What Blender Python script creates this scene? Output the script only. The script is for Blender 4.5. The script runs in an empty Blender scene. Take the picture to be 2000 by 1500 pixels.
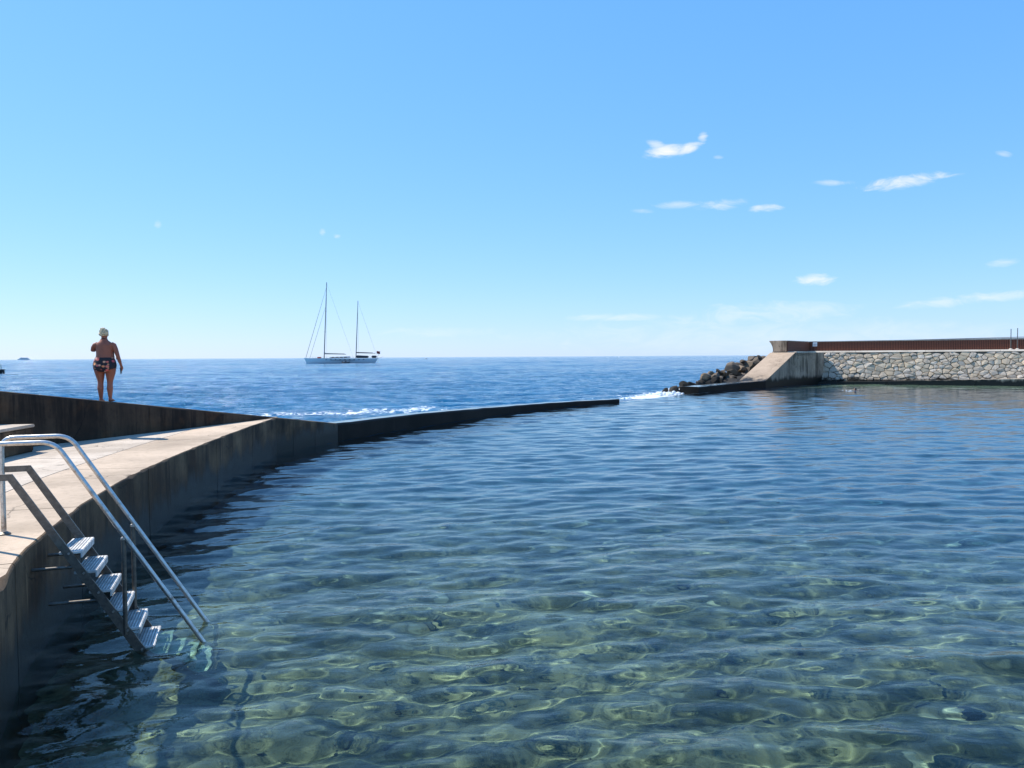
import bpy, bmesh, math, random
import numpy as np
from mathutils import Vector, Matrix, noise as mnoise

sc = bpy.context.scene
COL = sc.collection
random.seed(7)
R = math.radians

# ------------------------------------------------------------------ camera
CAM_H = 2.85
FPX, PITCH, ROLL = 1500.0, math.atan((750 - 696.5) / 1500.0), 0.006
fwd = Vector((0, math.cos(PITCH), -math.sin(PITCH)))
up0 = Vector((0, math.sin(PITCH), math.cos(PITCH)))
rt = Vector((1, 0, 0)) * math.cos(ROLL) - up0 * math.sin(ROLL)
upv = Vector((1, 0, 0)) * math.sin(ROLL) + up0 * math.cos(ROLL)
cd = bpy.data.cameras.new('camera')
cd.sensor_fit = 'HORIZONTAL'; cd.sensor_width = 36.0; cd.lens = 36.0 * FPX / 2000.0
cd.clip_start = 0.05; cd.clip_end = 60000
cam = bpy.data.objects.new('camera', cd); COL.objects.link(cam); sc.camera = cam
m3 = Matrix((rt, upv, -fwd)).transposed()
cam.matrix_world = Matrix.Translation((0, 0, CAM_H)) @ m3.to_4x4()

def ray(px, py):
    """world direction of a place seen in the photograph (used to work out sizes and places)"""
    return fwd + rt * ((px - 1000) / FPX) - upv * ((py - 750) / FPX)
def on_z(px, py, z):
    d = ray(px, py); t = (z - CAM_H) / d.z
    return Vector((0, 0, CAM_H)) + d * t
def at_y(px, py, y):
    d = ray(px, py)
    return Vector((0, 0, CAM_H)) + d * (y / d.y)

# ------------------------------------------------------------------ sun, sky, exposure
SUN_AZ, SUN_EL = R(64), R(52)          # azimuth to the left of +Y
sd = Vector((-math.sin(SUN_AZ) * math.cos(SUN_EL), math.cos(SUN_AZ) * math.cos(SUN_EL), math.sin(SUN_EL)))
sl = bpy.data.lights.new('sun', 'SUN'); sl.energy = 4.9; sl.angle = R(0.5); sl.color = (1.0, 0.95, 0.87)
sl.cycles.is_caustics_light = True
so = bpy.data.objects.new('sun', sl); COL.objects.link(so)
so.rotation_euler = sd.to_track_quat('Z', 'Y').to_euler()

world = bpy.data.worlds.new('World'); sc.world = world; world.use_nodes = True
wn, wl = world.node_tree.nodes, world.node_tree.links
bg = wn['Background']; bg.inputs['Strength'].default_value = 0.105
sky = wn.new('ShaderNodeTexSky'); sky.sky_type = 'NISHITA'; sky.sun_disc = False
sky.sun_elevation = SUN_EL; sky.sun_rotation = -SUN_AZ
sky.altitude = 0; sky.air_density = 1.0; sky.dust_density = 0.1; sky.ozone_density = 2.2

def wmath(op, a, b=None, c=None):
    n = wn.new('ShaderNodeMath'); n.operation = op
    for i, v in enumerate((a, b, c)):
        if v is None: continue
        if isinstance(v, (int, float)): n.inputs[i].default_value = v
        else: wl.new(v, n.inputs[i])
    return n.outputs[0]
tcw = wn.new('ShaderNodeTexCoord'); sepw = wn.new('ShaderNodeSeparateXYZ'); wl.new(tcw.outputs['Generated'], sepw.inputs[0])
dyc = wmath('MAXIMUM', sepw.outputs[1], 0.05)
ga, gb = wmath('DIVIDE', sepw.outputs[0], dyc), wmath('DIVIDE', sepw.outputs[2], dyc)
comb = wn.new('ShaderNodeCombineXYZ'); wl.new(ga, comb.inputs[0]); wl.new(gb, comb.inputs[1])
mapn = wn.new('ShaderNodeMapping'); mapn.inputs['Scale'].default_value = (17, 46, 1); wl.new(comb.outputs[0], mapn.inputs[0])
nz = wn.new('ShaderNodeTexNoise'); nz.inputs['Scale'].default_value = 1.0; nz.inputs['Detail'].default_value = 9; nz.inputs['Roughness'].default_value = 0.66; nz.inputs['Distortion'].default_value = 1.1
wl.new(mapn.outputs[0], nz.inputs['Vector'])
nzc = wmath('SUBTRACT', nz.outputs['Fac'], 0.5)
CLOUDS = [(1300, 297, 42, 13, -0.12, 1.0), (1284, 284, 20, 9, 0.4, .55), (1345, 291, 30, 11, -0.35, .9), (1373, 268, 11, 9, -0.5, .9), (1402, 307, 12, 5, 0, .35),
          (1768, 354, 84, 14, -0.13, 1.0), (1630, 357, 42, 6, 0, .5), (1325, 400, 46, 9, -.05, .55), (1412, 400, 52, 11, -.12, .7), (1496, 407, 34, 8, -.05, .75),
          (1255, 412, 24, 5, 0, .35), (1592, 547, 40, 12, 0, .8), (1958, 513, 34, 9, -.15, .35), (1962, 300, 16, 6, .1, .35), (1200, 620, 95, 8, 0, .4),
          (1910, 583, 140, 11, -.1, .45), (1480, 614, 190, 26, -.08, .35), (308, 438, 8, 8, 0, .35), (630, 454, 7, 8, 0, .4), (657, 461, 8, 5, .2, .4),
          (1500, 655, 520, 34, 0, .22), (860, 648, 120, 10, 0, .2)]
mask = None
for (px, py, rx, ry, ang, st) in CLOUDS:
    d = ray(px, py); a0, b0 = d.x / d.y, d.z / d.y
    ca, sa = math.cos(-ang), math.sin(-ang)
    da, db = wmath('SUBTRACT', ga, a0), wmath('SUBTRACT', gb, b0)
    qx = wmath('ADD', wmath('MULTIPLY', da, ca * FPX / rx), wmath('MULTIPLY', db, sa * FPX / rx))
    qy = wmath('ADD', wmath('MULTIPLY', da, -sa * FPX / ry), wmath('MULTIPLY', db, ca * FPX / ry))
    r2 = wmath('ADD', wmath('MULTIPLY', qx, qx), wmath('MULTIPLY', qy, qy))
    v = wmath('ADD', wmath('SUBTRACT', 0.8, r2), wmath('MULTIPLY', nzc, 4.2))
    n = wn.new('ShaderNodeMapRange'); n.interpolation_type = 'SMOOTHSTEP'
    n.inputs['From Min'].default_value = -0.5; n.inputs['From Max'].default_value = 1.7; n.inputs['To Max'].default_value = st
    wl.new(v, n.inputs['Value'])
    lim = wn.new('ShaderNodeMapRange'); lim.inputs['From Min'].default_value = 2.6; lim.inputs['From Max'].default_value = 1.2
    wl.new(r2, lim.inputs['Value'])
    o_ = wmath('MULTIPLY', n.outputs[0], lim.outputs[0])
    mask = o_ if mask is None else wmath('MAXIMUM', mask, o_)
front = wmath('GREATER_THAN', sepw.outputs[1], 0.1)
mask = wmath('MULTIPLY', mask, front)
hsv = wn.new('ShaderNodeHueSaturation'); hsv.inputs['Saturation'].default_value = 1.12; hsv.inputs['Value'].default_value = 1.0
wl.new(sky.outputs[0], hsv.inputs['Color'])
sepc = wn.new('ShaderNodeSeparateColor'); wl.new(hsv.outputs[0], sepc.inputs[0]); cmbc = wn.new('ShaderNodeCombineColor')
for ch, (gain, power) in enumerate(((1.08, .70), (2.22, .48), (4.7, .28))):      # tone of the clear sky
    wl.new(wmath('MULTIPLY', wmath('POWER', sepc.outputs[ch], power), gain), cmbc.inputs[ch])
mixw = wn.new('ShaderNodeMix'); mixw.data_type = 'RGBA'
wl.new(mask, mixw.inputs['Factor']); wl.new(cmbc.outputs[0], mixw.inputs['A'])
mixw.inputs['B'].default_value = (7.2, 7.2, 7.3, 1)
wl.new(mixw.outputs['Result'], bg.inputs['Color'])

sc.view_settings.view_transform = 'Standard'; sc.view_settings.look = 'None'
sc.view_settings.exposure = 0.5; sc.view_settings.gamma = 1.0
sc.cycles.use_denoising = True
sc.cycles.max_bounces = 10; sc.cycles.transmission_bounces = 6; sc.cycles.transparent_max_bounces = 8
sc.cycles.sample_clamp_indirect = 6.0

# ------------------------------------------------------------------ helpers
def tag(o, label=None, cat=None, group=None, kind=None):
    if label: o['label'] = label
    if cat: o['category'] = cat
    if group: o['group'] = group
    if kind: o['kind'] = kind
    return o
def empty(name, loc=(0, 0, 0), rz=0.0):
    o = bpy.data.objects.new(name, None); COL.objects.link(o); o.location = loc; o.rotation_euler = (0, 0, rz); o.empty_display_size = .1
    return o
def link(name, me, mat=None, parent=None, smooth=None):
    o = bpy.data.objects.new(name, me); COL.objects.link(o)
    if mat is not None and not me.materials: me.materials.append(mat)
    if parent is not None: o.parent = parent
    if smooth is not None:
        if smooth is True: me.shade_smooth()
        else: me.shade_smooth(); me.set_sharp_from_angle(angle=smooth)
    return o
def bm_obj(name, bm, mat=None, parent=None, smooth=None):
    bmesh.ops.recalc_face_normals(bm, faces=bm.faces)
    me = bpy.data.meshes.new(name); bm.to_mesh(me); bm.free()
    return link(name, me, mat, parent, smooth)
def grid_mesh(name, X, Y, Z, keep=None):
    m, n = X.shape
    idx = np.arange(m * n).reshape(m, n)
    f = np.stack([idx[:-1, :-1], idx[:-1, 1:], idx[1:, 1:], idx[1:, :-1]], -1).reshape(-1, 4)
    if keep is not None:
        k = keep.reshape(-1); f = f[k[f].any(1)]
    used = np.zeros(m * n, bool); used[f.reshape(-1)] = True
    remap = np.cumsum(used) - 1
    co = np.stack([X, Y, Z], -1).reshape(-1, 3)[used]; f = remap[f]
    me = bpy.data.meshes.new(name)
    me.vertices.add(len(co)); me.vertices.foreach_set('co', co.astype(np.float32).ravel())
    me.loops.add(f.size); me.loops.foreach_set('vertex_index', f.astype(np.int32).ravel())
    me.polygons.add(len(f)); me.polygons.foreach_set('loop_start', (np.arange(len(f)) * 4).astype(np.int32))
    me.update(calc_edges=True); me.shade_smooth()
    return me, used
def inpoly(X, Y, poly):
    ins = np.zeros(X.shape, bool); n = len(poly)
    for i in range(n):
        x1, y1 = poly[i]; x2, y2 = poly[(i + 1) % n]
        c = ((y1 > Y) != (y2 > Y))
        with np.errstate(divide='ignore', invalid='ignore'):
            xx = (x2 - x1) * (Y - y1) / ((y2 - y1) if y2 != y1 else 1e-9) + x1
        ins ^= c & (X < xx)
    return ins
def dist_poly(X, Y, pts, closed=False):
    best = np.full(X.shape, 1e9); n = len(pts)
    for i in range(n if closed else n - 1):
        a = np.array(pts[i]); b = np.array(pts[(i + 1) % n]); d = b - a; L2 = max(d @ d, 1e-9)
        t = np.clip(((X - a[0]) * d[0] + (Y - a[1]) * d[1]) / L2, 0, 1)
        best = np.minimum(best, np.hypot(X - a[0] - t * d[0], Y - a[1] - t * d[1]))
    return best
def sstep(a, b, x):
    t = np.clip((x - a) / (b - a), 0, 1); return t * t * (3 - 2 * t)
def add_box(bm, c, s, mat3=None):
    r = bmesh.ops.create_cube(bm, size=1.0)
    for v in r['verts']:
        p = Vector((v.co.x * s[0], v.co.y * s[1], v.co.z * s[2]))
        if mat3 is not None: p = mat3 @ p
        v.co = p + Vector(c)
    return r['verts']
def add_prism(bm, pts, z0, z1):
    """pts: plan polygon; z0/z1 numbers or lists"""
    n = len(pts)
    z0 = [z0] * n if isinstance(z0, (int, float)) else z0
    z1 = [z1] * n if isinstance(z1, (int, float)) else z1
    a = [bm.verts.new((p[0], p[1], z)) for p, z in zip(pts, z0)]
    b = [bm.verts.new((p[0], p[1], z)) for p, z in zip(pts, z1)]
    bm.faces.new(a[::-1]); bm.faces.new(b)
    for i in range(n):
        bm.faces.new((a[i], a[(i + 1) % n], b[(i + 1) % n], b[i]))
    return a, b
def add_tube(bm, path, rad, seg=10, cap=True, squash=None):
    path = [Vector(p) for p in path]; n = len(path)
    rad = [rad] * n if isinstance(rad, (int, float)) else rad
    rings = []; ref = None
    for i, p in enumerate(path):
        t = (path[min(i + 1, n - 1)] - path[max(i - 1, 0)]).normalized()
        if ref is None:
            ref = Vector((0, 0, 1)) if abs(t.z) < .9 else Vector((1, 0, 0))
        s = t.cross(ref)
        if s.length < 1e-4: s = t.orthogonal()
        s.normalize(); w = s.cross(t).normalized(); ref = w
        ring = []
        for k in range(seg):
            a = 2 * math.pi * k / seg
            q = squash[i] if squash else (1, 1)
            ring.append(bm.verts.new(p + s * math.cos(a) * rad[i] * q[0] + w * math.sin(a) * rad[i] * q[1]))
        rings.append(ring)
    for i in range(n - 1):
        for k in range(seg):
            bm.faces.new((rings[i][k], rings[i][(k + 1) % seg], rings[i + 1][(k + 1) % seg], rings[i + 1][k]))
    if cap:
        bm.faces.new(rings[0][::-1]); bm.faces.new(rings[-1])
def round_path(pts, r, n=5):
    """replace inner corners of a path by short arcs"""
    pts = [Vector(p) for p in pts]; out = [pts[0]]
    for i in range(1, len(pts) - 1):
        a, b, c = pts[i - 1], pts[i], pts[i + 1]
        d1, d2 = (a - b).normalized(), (c - b).normalized()
        rr = min(r, (a - b).length * .45, (c - b).length * .45)
        p1, p2 = b + d1 * rr, b + d2 * rr
        for k in range(n + 1):
            t = k / n
            out.append(p1 * (1 - t) ** 2 + b * 2 * t * (1 - t) + p2 * t * t)
    out.append(pts[-1]); return out
def clip_poly(poly, p, nrm):
    """keep the side of the plan polygon where (x-p).nrm >= 0"""
    out = []
    for i in range(len(poly)):
        a, b = Vector(poly[i]), Vector(poly[(i + 1) % len(poly)])
        da, db = (a - Vector(p)).dot(nrm), (b - Vector(p)).dot(nrm)
        if da >= 0: out.append(a)
        if da * db < 0: out.append(a + (b - a) * (da / (da - db)))
    return out

# ------------------------------------------------------------------ materials
def newmat(name):
    m = bpy.data.materials.new(name); m.use_nodes = True
    nt = m.node_tree; return m, nt.nodes, nt.links, nt.nodes['Principled BSDF']
def ramp(nodes, stops):
    n = nodes.new('ShaderNodeValToRGB'); e = n.color_ramp.elements
    while len(e) < len(stops): e.new(0.5)
    for el, (p, c) in zip(e, stops):
        el.position = p; el.color = (*c, 1) if len(c) == 3 else c
    return n
def nnoise(nodes, links, vec, scale, detail=5, rough=.6, mapscale=None):
    n = nodes.new('ShaderNodeTexNoise'); n.inputs['Scale'].default_value = scale; n.inputs['Detail'].default_value = detail; n.inputs['Roughness'].default_value = rough
    if mapscale:
        mp = nodes.new('ShaderNodeMapping'); mp.inputs['Scale'].default_value = mapscale; links.new(vec, mp.inputs[0]); links.new(mp.outputs[0], n.inputs['Vector'])
    else: links.new(vec, n.inputs['Vector'])
    return n.outputs['Fac']
def mixc(nodes, links, fac, a, b, mode='MIX'):
    n = nodes.new('ShaderNodeMix'); n.data_type = 'RGBA'; n.blend_type = mode
    for k, v in (('Factor', fac), ('A', a), ('B', b)):
        if isinstance(v, (int, float)): n.inputs[k].default_value = v
        elif isinstance(v, tuple): n.inputs[k].default_value = (*v, 1)
        else: links.new(v, n.inputs[k])
    return n.outputs['Result']
def maprange(nodes, links, v, a, b, c=0.0, d=1.0):
    n = nodes.new('ShaderNodeMapRange'); n.interpolation_type = 'SMOOTHSTEP'
    links.new(v, n.inputs['Value']); n.inputs['From Min'].default_value = a; n.inputs['From Max'].default_value = b; n.inputs['To Min'].default_value = c; n.inputs['To Max'].default_value = d
    return n.outputs[0]
def amath(nodes, links, op, a, b):
    n = nodes.new('ShaderNodeMath'); n.operation = op
    for i, v in enumerate((a, b)):
        if isinstance(v, (int, float)): n.inputs[i].default_value = v
        else: links.new(v, n.inputs[i])
    return n.outputs[0]

def concrete(name, light, dark, stain=0.5, streak=0.5, tide_shade=None, rough=.85, bump=.25, rust=0.0, tide_shade_col=(.010, .010, .007)):
    m, N, L, P = newmat(name)
    g = N.new('ShaderNodeNewGeometry'); pos = g.outputs['Position']
    n1 = nnoise(N, L, pos, .55, 6, .62); n2 = nnoise(N, L, pos, 9, 6, .7); n3 = nnoise(N, L, pos, 55, 4, .7)
    col = mixc(N, L, maprange(N, L, n1, .38, .66), light, dark)
    col = mixc(N, L, maprange(N, L, n2, .45, .75, 0, .45), col, tuple(c * .62 for c in dark))
    col = mixc(N, L, maprange(N, L, n3, .58, .72, 0, .4), col, tuple(c * .5 for c in dark))
    # run-off streaks down vertical faces
    st = nnoise(N, L, pos, 1.0, 6, .72, (1.7, 1.7, .13)); stm = nnoise(N, L, pos, .45, 4, .6); lm = nnoise(N, L, pos, 1.0, 4, .6, (4.5, 4.5, .22))
    sn = N.new('ShaderNodeSeparateXYZ'); L.new(g.outputs['Normal'], sn.inputs[0])
    vert = maprange(N, L, amath(N, L, 'ABSOLUTE', sn.outputs[2], 0), .75, .3)
    stf = amath(N, L, 'MULTIPLY', maprange(N, L, st, .44, .58, 0, streak), maprange(N, L, stm, .36, .6, .25, 1))
    col = mixc(N, L, amath(N, L, 'MULTIPLY', stf, vert), col, tuple(c * .22 for c in dark))
    col = mixc(N, L, amath(N, L, 'MULTIPLY', amath(N, L, 'MULTIPLY', maprange(N, L, lm, .60, .70, 0, .55), maprange(N, L, stm, .6, .42)), vert), col, tuple(min(.75, c * 1.7) for c in light))
    wv = N.new('ShaderNodeMix'); wv.data_type = 'VECTOR'; wv.inputs['Factor'].default_value = .12
    wno = N.new('ShaderNodeTexNoise'); wno.inputs['Scale'].default_value = 1.3; wno.inputs['Detail'].default_value = 5; L.new(pos, wno.inputs['Vector']); L.new(pos, wv.inputs['A']); wsc = N.new('ShaderNodeVectorMath'); wsc.operation = 'SCALE'; wsc.inputs['Scale'].default_value = 8; L.new(wno.outputs['Color'], wsc.inputs[0]); L.new(wsc.outputs[0], wv.inputs['B'])
    cv = N.new('ShaderNodeTexVoronoi'); cv.feature = 'DISTANCE_TO_EDGE'; cv.inputs['Scale'].default_value = .42; L.new(wv.outputs['Result'], cv.inputs['Vector'])
    crk = amath(N, L, 'MULTIPLY', maprange(N, L, cv.outputs['Distance'], .006, .002), maprange(N, L, n1, .42, .55)); col = mixc(N, L, amath(N, L, 'MULTIPLY', crk, .75), col, tuple(c * .2 for c in dark))
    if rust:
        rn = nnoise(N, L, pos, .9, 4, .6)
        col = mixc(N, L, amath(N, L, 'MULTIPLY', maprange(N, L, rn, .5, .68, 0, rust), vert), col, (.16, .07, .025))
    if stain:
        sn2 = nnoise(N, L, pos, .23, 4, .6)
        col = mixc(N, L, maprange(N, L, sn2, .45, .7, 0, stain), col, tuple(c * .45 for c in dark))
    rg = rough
    if tide_shade is not None:
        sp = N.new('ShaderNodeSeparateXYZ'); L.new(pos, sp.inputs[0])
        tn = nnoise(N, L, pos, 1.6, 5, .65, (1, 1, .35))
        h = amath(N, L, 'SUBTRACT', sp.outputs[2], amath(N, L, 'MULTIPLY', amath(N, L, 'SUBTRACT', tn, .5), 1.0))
        tf = maprange(N, L, h, tide_shade + .22, tide_shade - .18)
        col = mixc(N, L, tf, col, tide_shade_col)  # algae band at the waterline, also painted blacker to deepen shade on the faces
        rr = maprange(N, L, h, tide_shade + .2, tide_shade - .2, rough, .45); L.new(rr, P.inputs['Roughness'])
    else: P.inputs['Roughness'].default_value = rg
    L.new(col, P.inputs['Base Color'])
    P.inputs['Specular IOR Level'].default_value = .3
    b = N.new('ShaderNodeBump'); b.inputs['Strength'].default_value = bump; b.inputs['Distance'].default_value = .02
    hh = amath(N, L, 'ADD', amath(N, L, 'MULTIPLY', n2, .7), amath(N, L, 'MULTIPLY', n3, .3)); L.new(hh, b.inputs['Height']); L.new(b.outputs[0], P.inputs['Normal'])
    return m
def simple(name, col, rough=.5, metal=0.0, var=.25, scale=12., bump=0.0, spec=.5):
    m, N, L, P = newmat(name)
    tc = N.new('ShaderNodeTexCoord'); n = nnoise(N, L, tc.outputs['Object'], scale, 5, .6)
    L.new(mixc(N, L, maprange(N, L, n, .3, .7), col, tuple(c * (1 - var) for c in col)), P.inputs['Base Color'])
    P.inputs['Roughness'].default_value = rough; P.inputs['Metallic'].default_value = metal; P.inputs['Specular IOR Level'].default_value = spec
    if bump:
        b = N.new('ShaderNodeBump'); b.inputs['Strength'].default_value = bump; b.inputs['Distance'].default_value = .02; L.new(n, b.inputs['Height']); L.new(b.outputs[0], P.inputs['Normal'])
    return m

M = {}
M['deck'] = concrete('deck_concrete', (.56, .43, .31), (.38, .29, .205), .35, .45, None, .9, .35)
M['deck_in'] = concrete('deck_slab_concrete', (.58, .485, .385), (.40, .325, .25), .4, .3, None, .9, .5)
M['quay'] = concrete('quay_face_concrete', (.21, .13, .068), (.055, .033, .017), .5, .95, .52, .85, .35, .3)  # stained face concrete, base colour darkened further to paint in its shade
M['parapet'] = concrete('parapet_concrete', (.085, .052, .029), (.028, .017, .0095), .6, .95, .1, .9, .35, .45)  # stains and streaks, with the wall's shade painted into the base colour
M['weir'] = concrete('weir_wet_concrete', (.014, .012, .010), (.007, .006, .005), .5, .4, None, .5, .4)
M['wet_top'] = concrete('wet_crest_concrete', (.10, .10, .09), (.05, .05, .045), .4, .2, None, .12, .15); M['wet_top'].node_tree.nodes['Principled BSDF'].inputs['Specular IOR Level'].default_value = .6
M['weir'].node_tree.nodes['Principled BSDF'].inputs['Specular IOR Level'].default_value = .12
M['ramp'] = concrete('buttress_concrete', (.43, .325, .235), (.31, .23, .16), .35, .85, .75, .9, .25)  # dark band set above the algae to paint shade low on the side
M['cope'] = concrete('coping_concrete', (.58, .51, .42), (.46, .39, .31), .2, .3, None, .9, .2)
M['ledge'] = concrete('ledge_concrete', (.50, .42, .33), (.36, .29, .22), .3, .8, .55, .85, .3)
M['mortar'] = simple('mortar', (.20, .17, .135), .95, 0, .3, 3)

def stone_mat(name, c1, c2, wetline=None):
    m, N, L, P = newmat(name)
    oi = N.new('ShaderNodeObjectInfo'); tc = N.new('ShaderNodeTexCoord'); n = nnoise(N, L, tc.outputs['Object'], 5, 6, .65); n2 = nnoise(N, L, tc.outputs['Object'], 28, 4, .7)
    c = mixc(N, L, oi.outputs['Random'], c1, c2)
    hs = N.new('ShaderNodeHueSaturation'); L.new(c, hs.inputs['Color']); r2 = amath(N, L, 'FRACT', amath(N, L, 'MULTIPLY', oi.outputs['Random'], 17.31), 0); L.new(maprange(N, L, r2, 0, 1, .75, 1.15), hs.inputs['Saturation']); L.new(maprange(N, L, amath(N, L, 'FRACT', amath(N, L, 'MULTIPLY', oi.outputs['Random'], 7.77), 0), 0, 1, .86, 1.1), hs.inputs['Value']); c = hs.outputs[0]
    c = mixc(N, L, maprange(N, L, n, .4, .7, 0, .5), c, tuple(x * .6 for x in c1)); c = mixc(N, L, maprange(N, L, n2, .5, .7, 0, .35), c, tuple(x * .45 for x in c2))
    if wetline is not None:
        gp = N.new('ShaderNodeNewGeometry'); sz = N.new('ShaderNodeSeparateXYZ'); L.new(gp.outputs['Position'], sz.inputs[0]); hz = amath(N, L, 'ADD', sz.outputs[2], amath(N, L, 'MULTIPLY', amath(N, L, 'SUBTRACT', nnoise(N, L, gp.outputs['Position'], .9, 5, .65), .5), 1.6))
        c = mixc(N, L, maprange(N, L, hz, wetline + .2, wetline - .2), c, (.018, .016, .012))
    L.new(c, P.inputs['Base Color']); P.inputs['Roughness'].default_value = .9; P.inputs['Specular IOR Level'].default_value = .25
    b = N.new('ShaderNodeBump'); b.inputs['Strength'].default_value = .6; b.inputs['Distance'].default_value = .04; L.new(n, b.inputs['Height']); L.new(b.outputs[0], P.inputs['Normal'])
    return m
M['stone'] = stone_mat('wall_stone', (.62, .50, .365), (.44, .36, .275), .55)
M['rock'] = stone_mat('boulder_rock', (.23, .17, .115), (.06, .05, .04), .75)
M['rock_wet'] = stone_mat('wet_boulder_rock', (.045, .038, .03), (.022, .02, .017)); 
M['bedstone'] = stone_mat('submerged_stone', (.16, .145, .10), (.07, .068, .045))
def steel_mat():
    m, N, L, P = newmat('stainless_steel')
    tc = N.new('ShaderNodeTexCoord'); n = nnoise(N, L, tc.outputs['Object'], 18, 5, .7)
    n5 = nnoise(N, L, tc.outputs['Object'], 5, 6, .7)
    L.new(mixc(N, L, maprange(N, L, n5, .58, .70, 0, .7), mixc(N, L, maprange(N, L, n, .45, .75), (.62, .59, .55), (.40, .36, .31)), (.22, .13, .07)), P.inputs['Base Color'])
    P.inputs['Metallic'].default_value = .9; L.new(maprange(N, L, n, .3, .7, .28, .5), P.inputs['Roughness'])
    return m
M['steel'] = steel_mat()
M['steel_dull'] = simple('weathered_steel', (.20, .175, .145), .5, .6, .4, 20)
M['tread'] = simple('tread_plastic', (.74, .71, .66), .55, 0, .45, 9, .3); M['grip'] = simple('tread_grip', (.34, .32, .29), .8, 0, .4, 20)
M['tread_weedy'] = simple('tread_with_algae', (.50, .52, .38), .7, 0, .65, 14, .4)
M['slat'] = simple('brown_slat', (.25, .082, .042), .7, 0, .35, 6, .2)
M['slat_back'] = simple('slat_backing', (.055, .026, .017), .8, 0, .3, 3)
M['white'] = simple('white_paint', (.88, .87, .84), .4, 0, .08, 2)
M['grey_metal'] = simple('grey_metal', (.20, .20, .21), .5, .3, .2, 4)
M['dark'] = simple('dark_paint', (.018, .02, .03), .45, 0, .2, 4)
M['glass_dark'] = simple('dark_glass', (.02, .025, .03), .1, 0, .1, 4)
M['orange'] = simple('orange_fabric', (.75, .14, .07), .7, 0, .2, 3)
M['teak'] = simple('teak_deck', (.34, .24, .15), .7, 0, .3, 4)
M['sail'] = simple('sail_cloth', (.62, .58, .50), .8, 0, .2, 3)
M['flag_red'] = simple('flag_red', (.35, .04, .03), .8, 0, .3, 3)
M['skin'] = simple('skin', (.33, .095, .045), .5, 0, .18, 9, .05)
M['hair'] = simple('blonde_hair', (.95, .72, .42), .6, 0, .72, 34, .5)
M['black'] = simple('black_plastic', (.02, .02, .022), .4, 0, .1, 5)
M['skin2'] = simple('swimmer_skin', (.34, .17, .10), .4, 0, .2, 9)
M['hair2'] = simple('wet_dark_hair', (.03, .022, .018), .35, 0, .3, 20)
def suit_mat():
    m, N, L, P = newmat('floral_swimsuit')
    tc = N.new('ShaderNodeTexCoord'); mp = N.new('ShaderNodeMapping'); mp.inputs['Scale'].default_value = (1, 1, 1.3); L.new(tc.outputs['Object'], mp.inputs[0])
    v = N.new('ShaderNodeTexVoronoi'); v.inputs['Scale'].default_value = 9.5; L.new(mp.outputs[0], v.inputs['Vector'])
    nn = nnoise(N, L, mp.outputs[0], 40, 3, .6)
    d = amath(N, L, 'ADD', v.outputs['Distance'], amath(N, L, 'MULTIPLY', amath(N, L, 'SUBTRACT', nn, .5), .35))
    sepc = N.new('ShaderNodeSeparateColor'); L.new(v.outputs['Color'], sepc.inputs[0])
    cr = ramp(N, [(0, (.70, .10, .10)), (.35, (.75, .30, .10)), (.7, (.78, .42, .34)), (1, (.5, .02, .04))]); L.new(sepc.outputs[0], cr.inputs[0])
    L.new(mixc(N, L, maprange(N, L, d, .40, .34), (.012, .008, .010), cr.outputs[0]), P.inputs['Base Color']); P.inputs['Roughness'].default_value = .7
    return m
M['suit'] = suit_mat()

def water_pool_mat():
    m, N, L, P = newmat('pool_water'); N.remove(P); out = N['Material Output']
    g = N.new('ShaderNodeNewGeometry')
    fr = N.new('ShaderNodeFresnel'); fr.inputs['IOR'].default_value = 1.333
    rf = N.new('ShaderNodeBsdfRefraction'); rf.inputs['IOR'].default_value = 1.333; rf.inputs['Roughness'].default_value = 0.0; rf.inputs['Color'].default_value = (.67, .89, .87, 1)
    gl = N.new('ShaderNodeBsdfGlossy'); gl.inputs['Roughness'].default_value = 0.0; gl.inputs['Color'].default_value = (1, 1, 1, 1)
    n1 = nnoise(N, L, g.outputs['Position'], 3.2, 3, .55, (1, 1.7, 1)); n2 = nnoise(N, L, g.outputs['Position'], 11, 3, .55, (1, 1.6, 1))
    h = amath(N, L, 'ADD', amath(N, L, 'MULTIPLY', n1, .75), amath(N, L, 'MULTIPLY', n2, .25))
    bp = N.new('ShaderNodeBump'); bp.inputs['Strength'].default_value = .28; bp.inputs['Distance'].default_value = .034; L.new(h, bp.inputs['Height'])
    L.new(bp.outputs[0], gl.inputs['Normal']); L.new(bp.outputs[0], fr.inputs['Normal'])
    mx = N.new('ShaderNodeMixShader'); L.new(fr.outputs[0], mx.inputs[0]); L.new(rf.outputs[0], mx.inputs[1]); L.new(gl.outputs[0], mx.inputs[2]); L.new(mx.outputs[0], out.inputs['Surface'])
    return m
M['pool'] = water_pool_mat()
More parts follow.
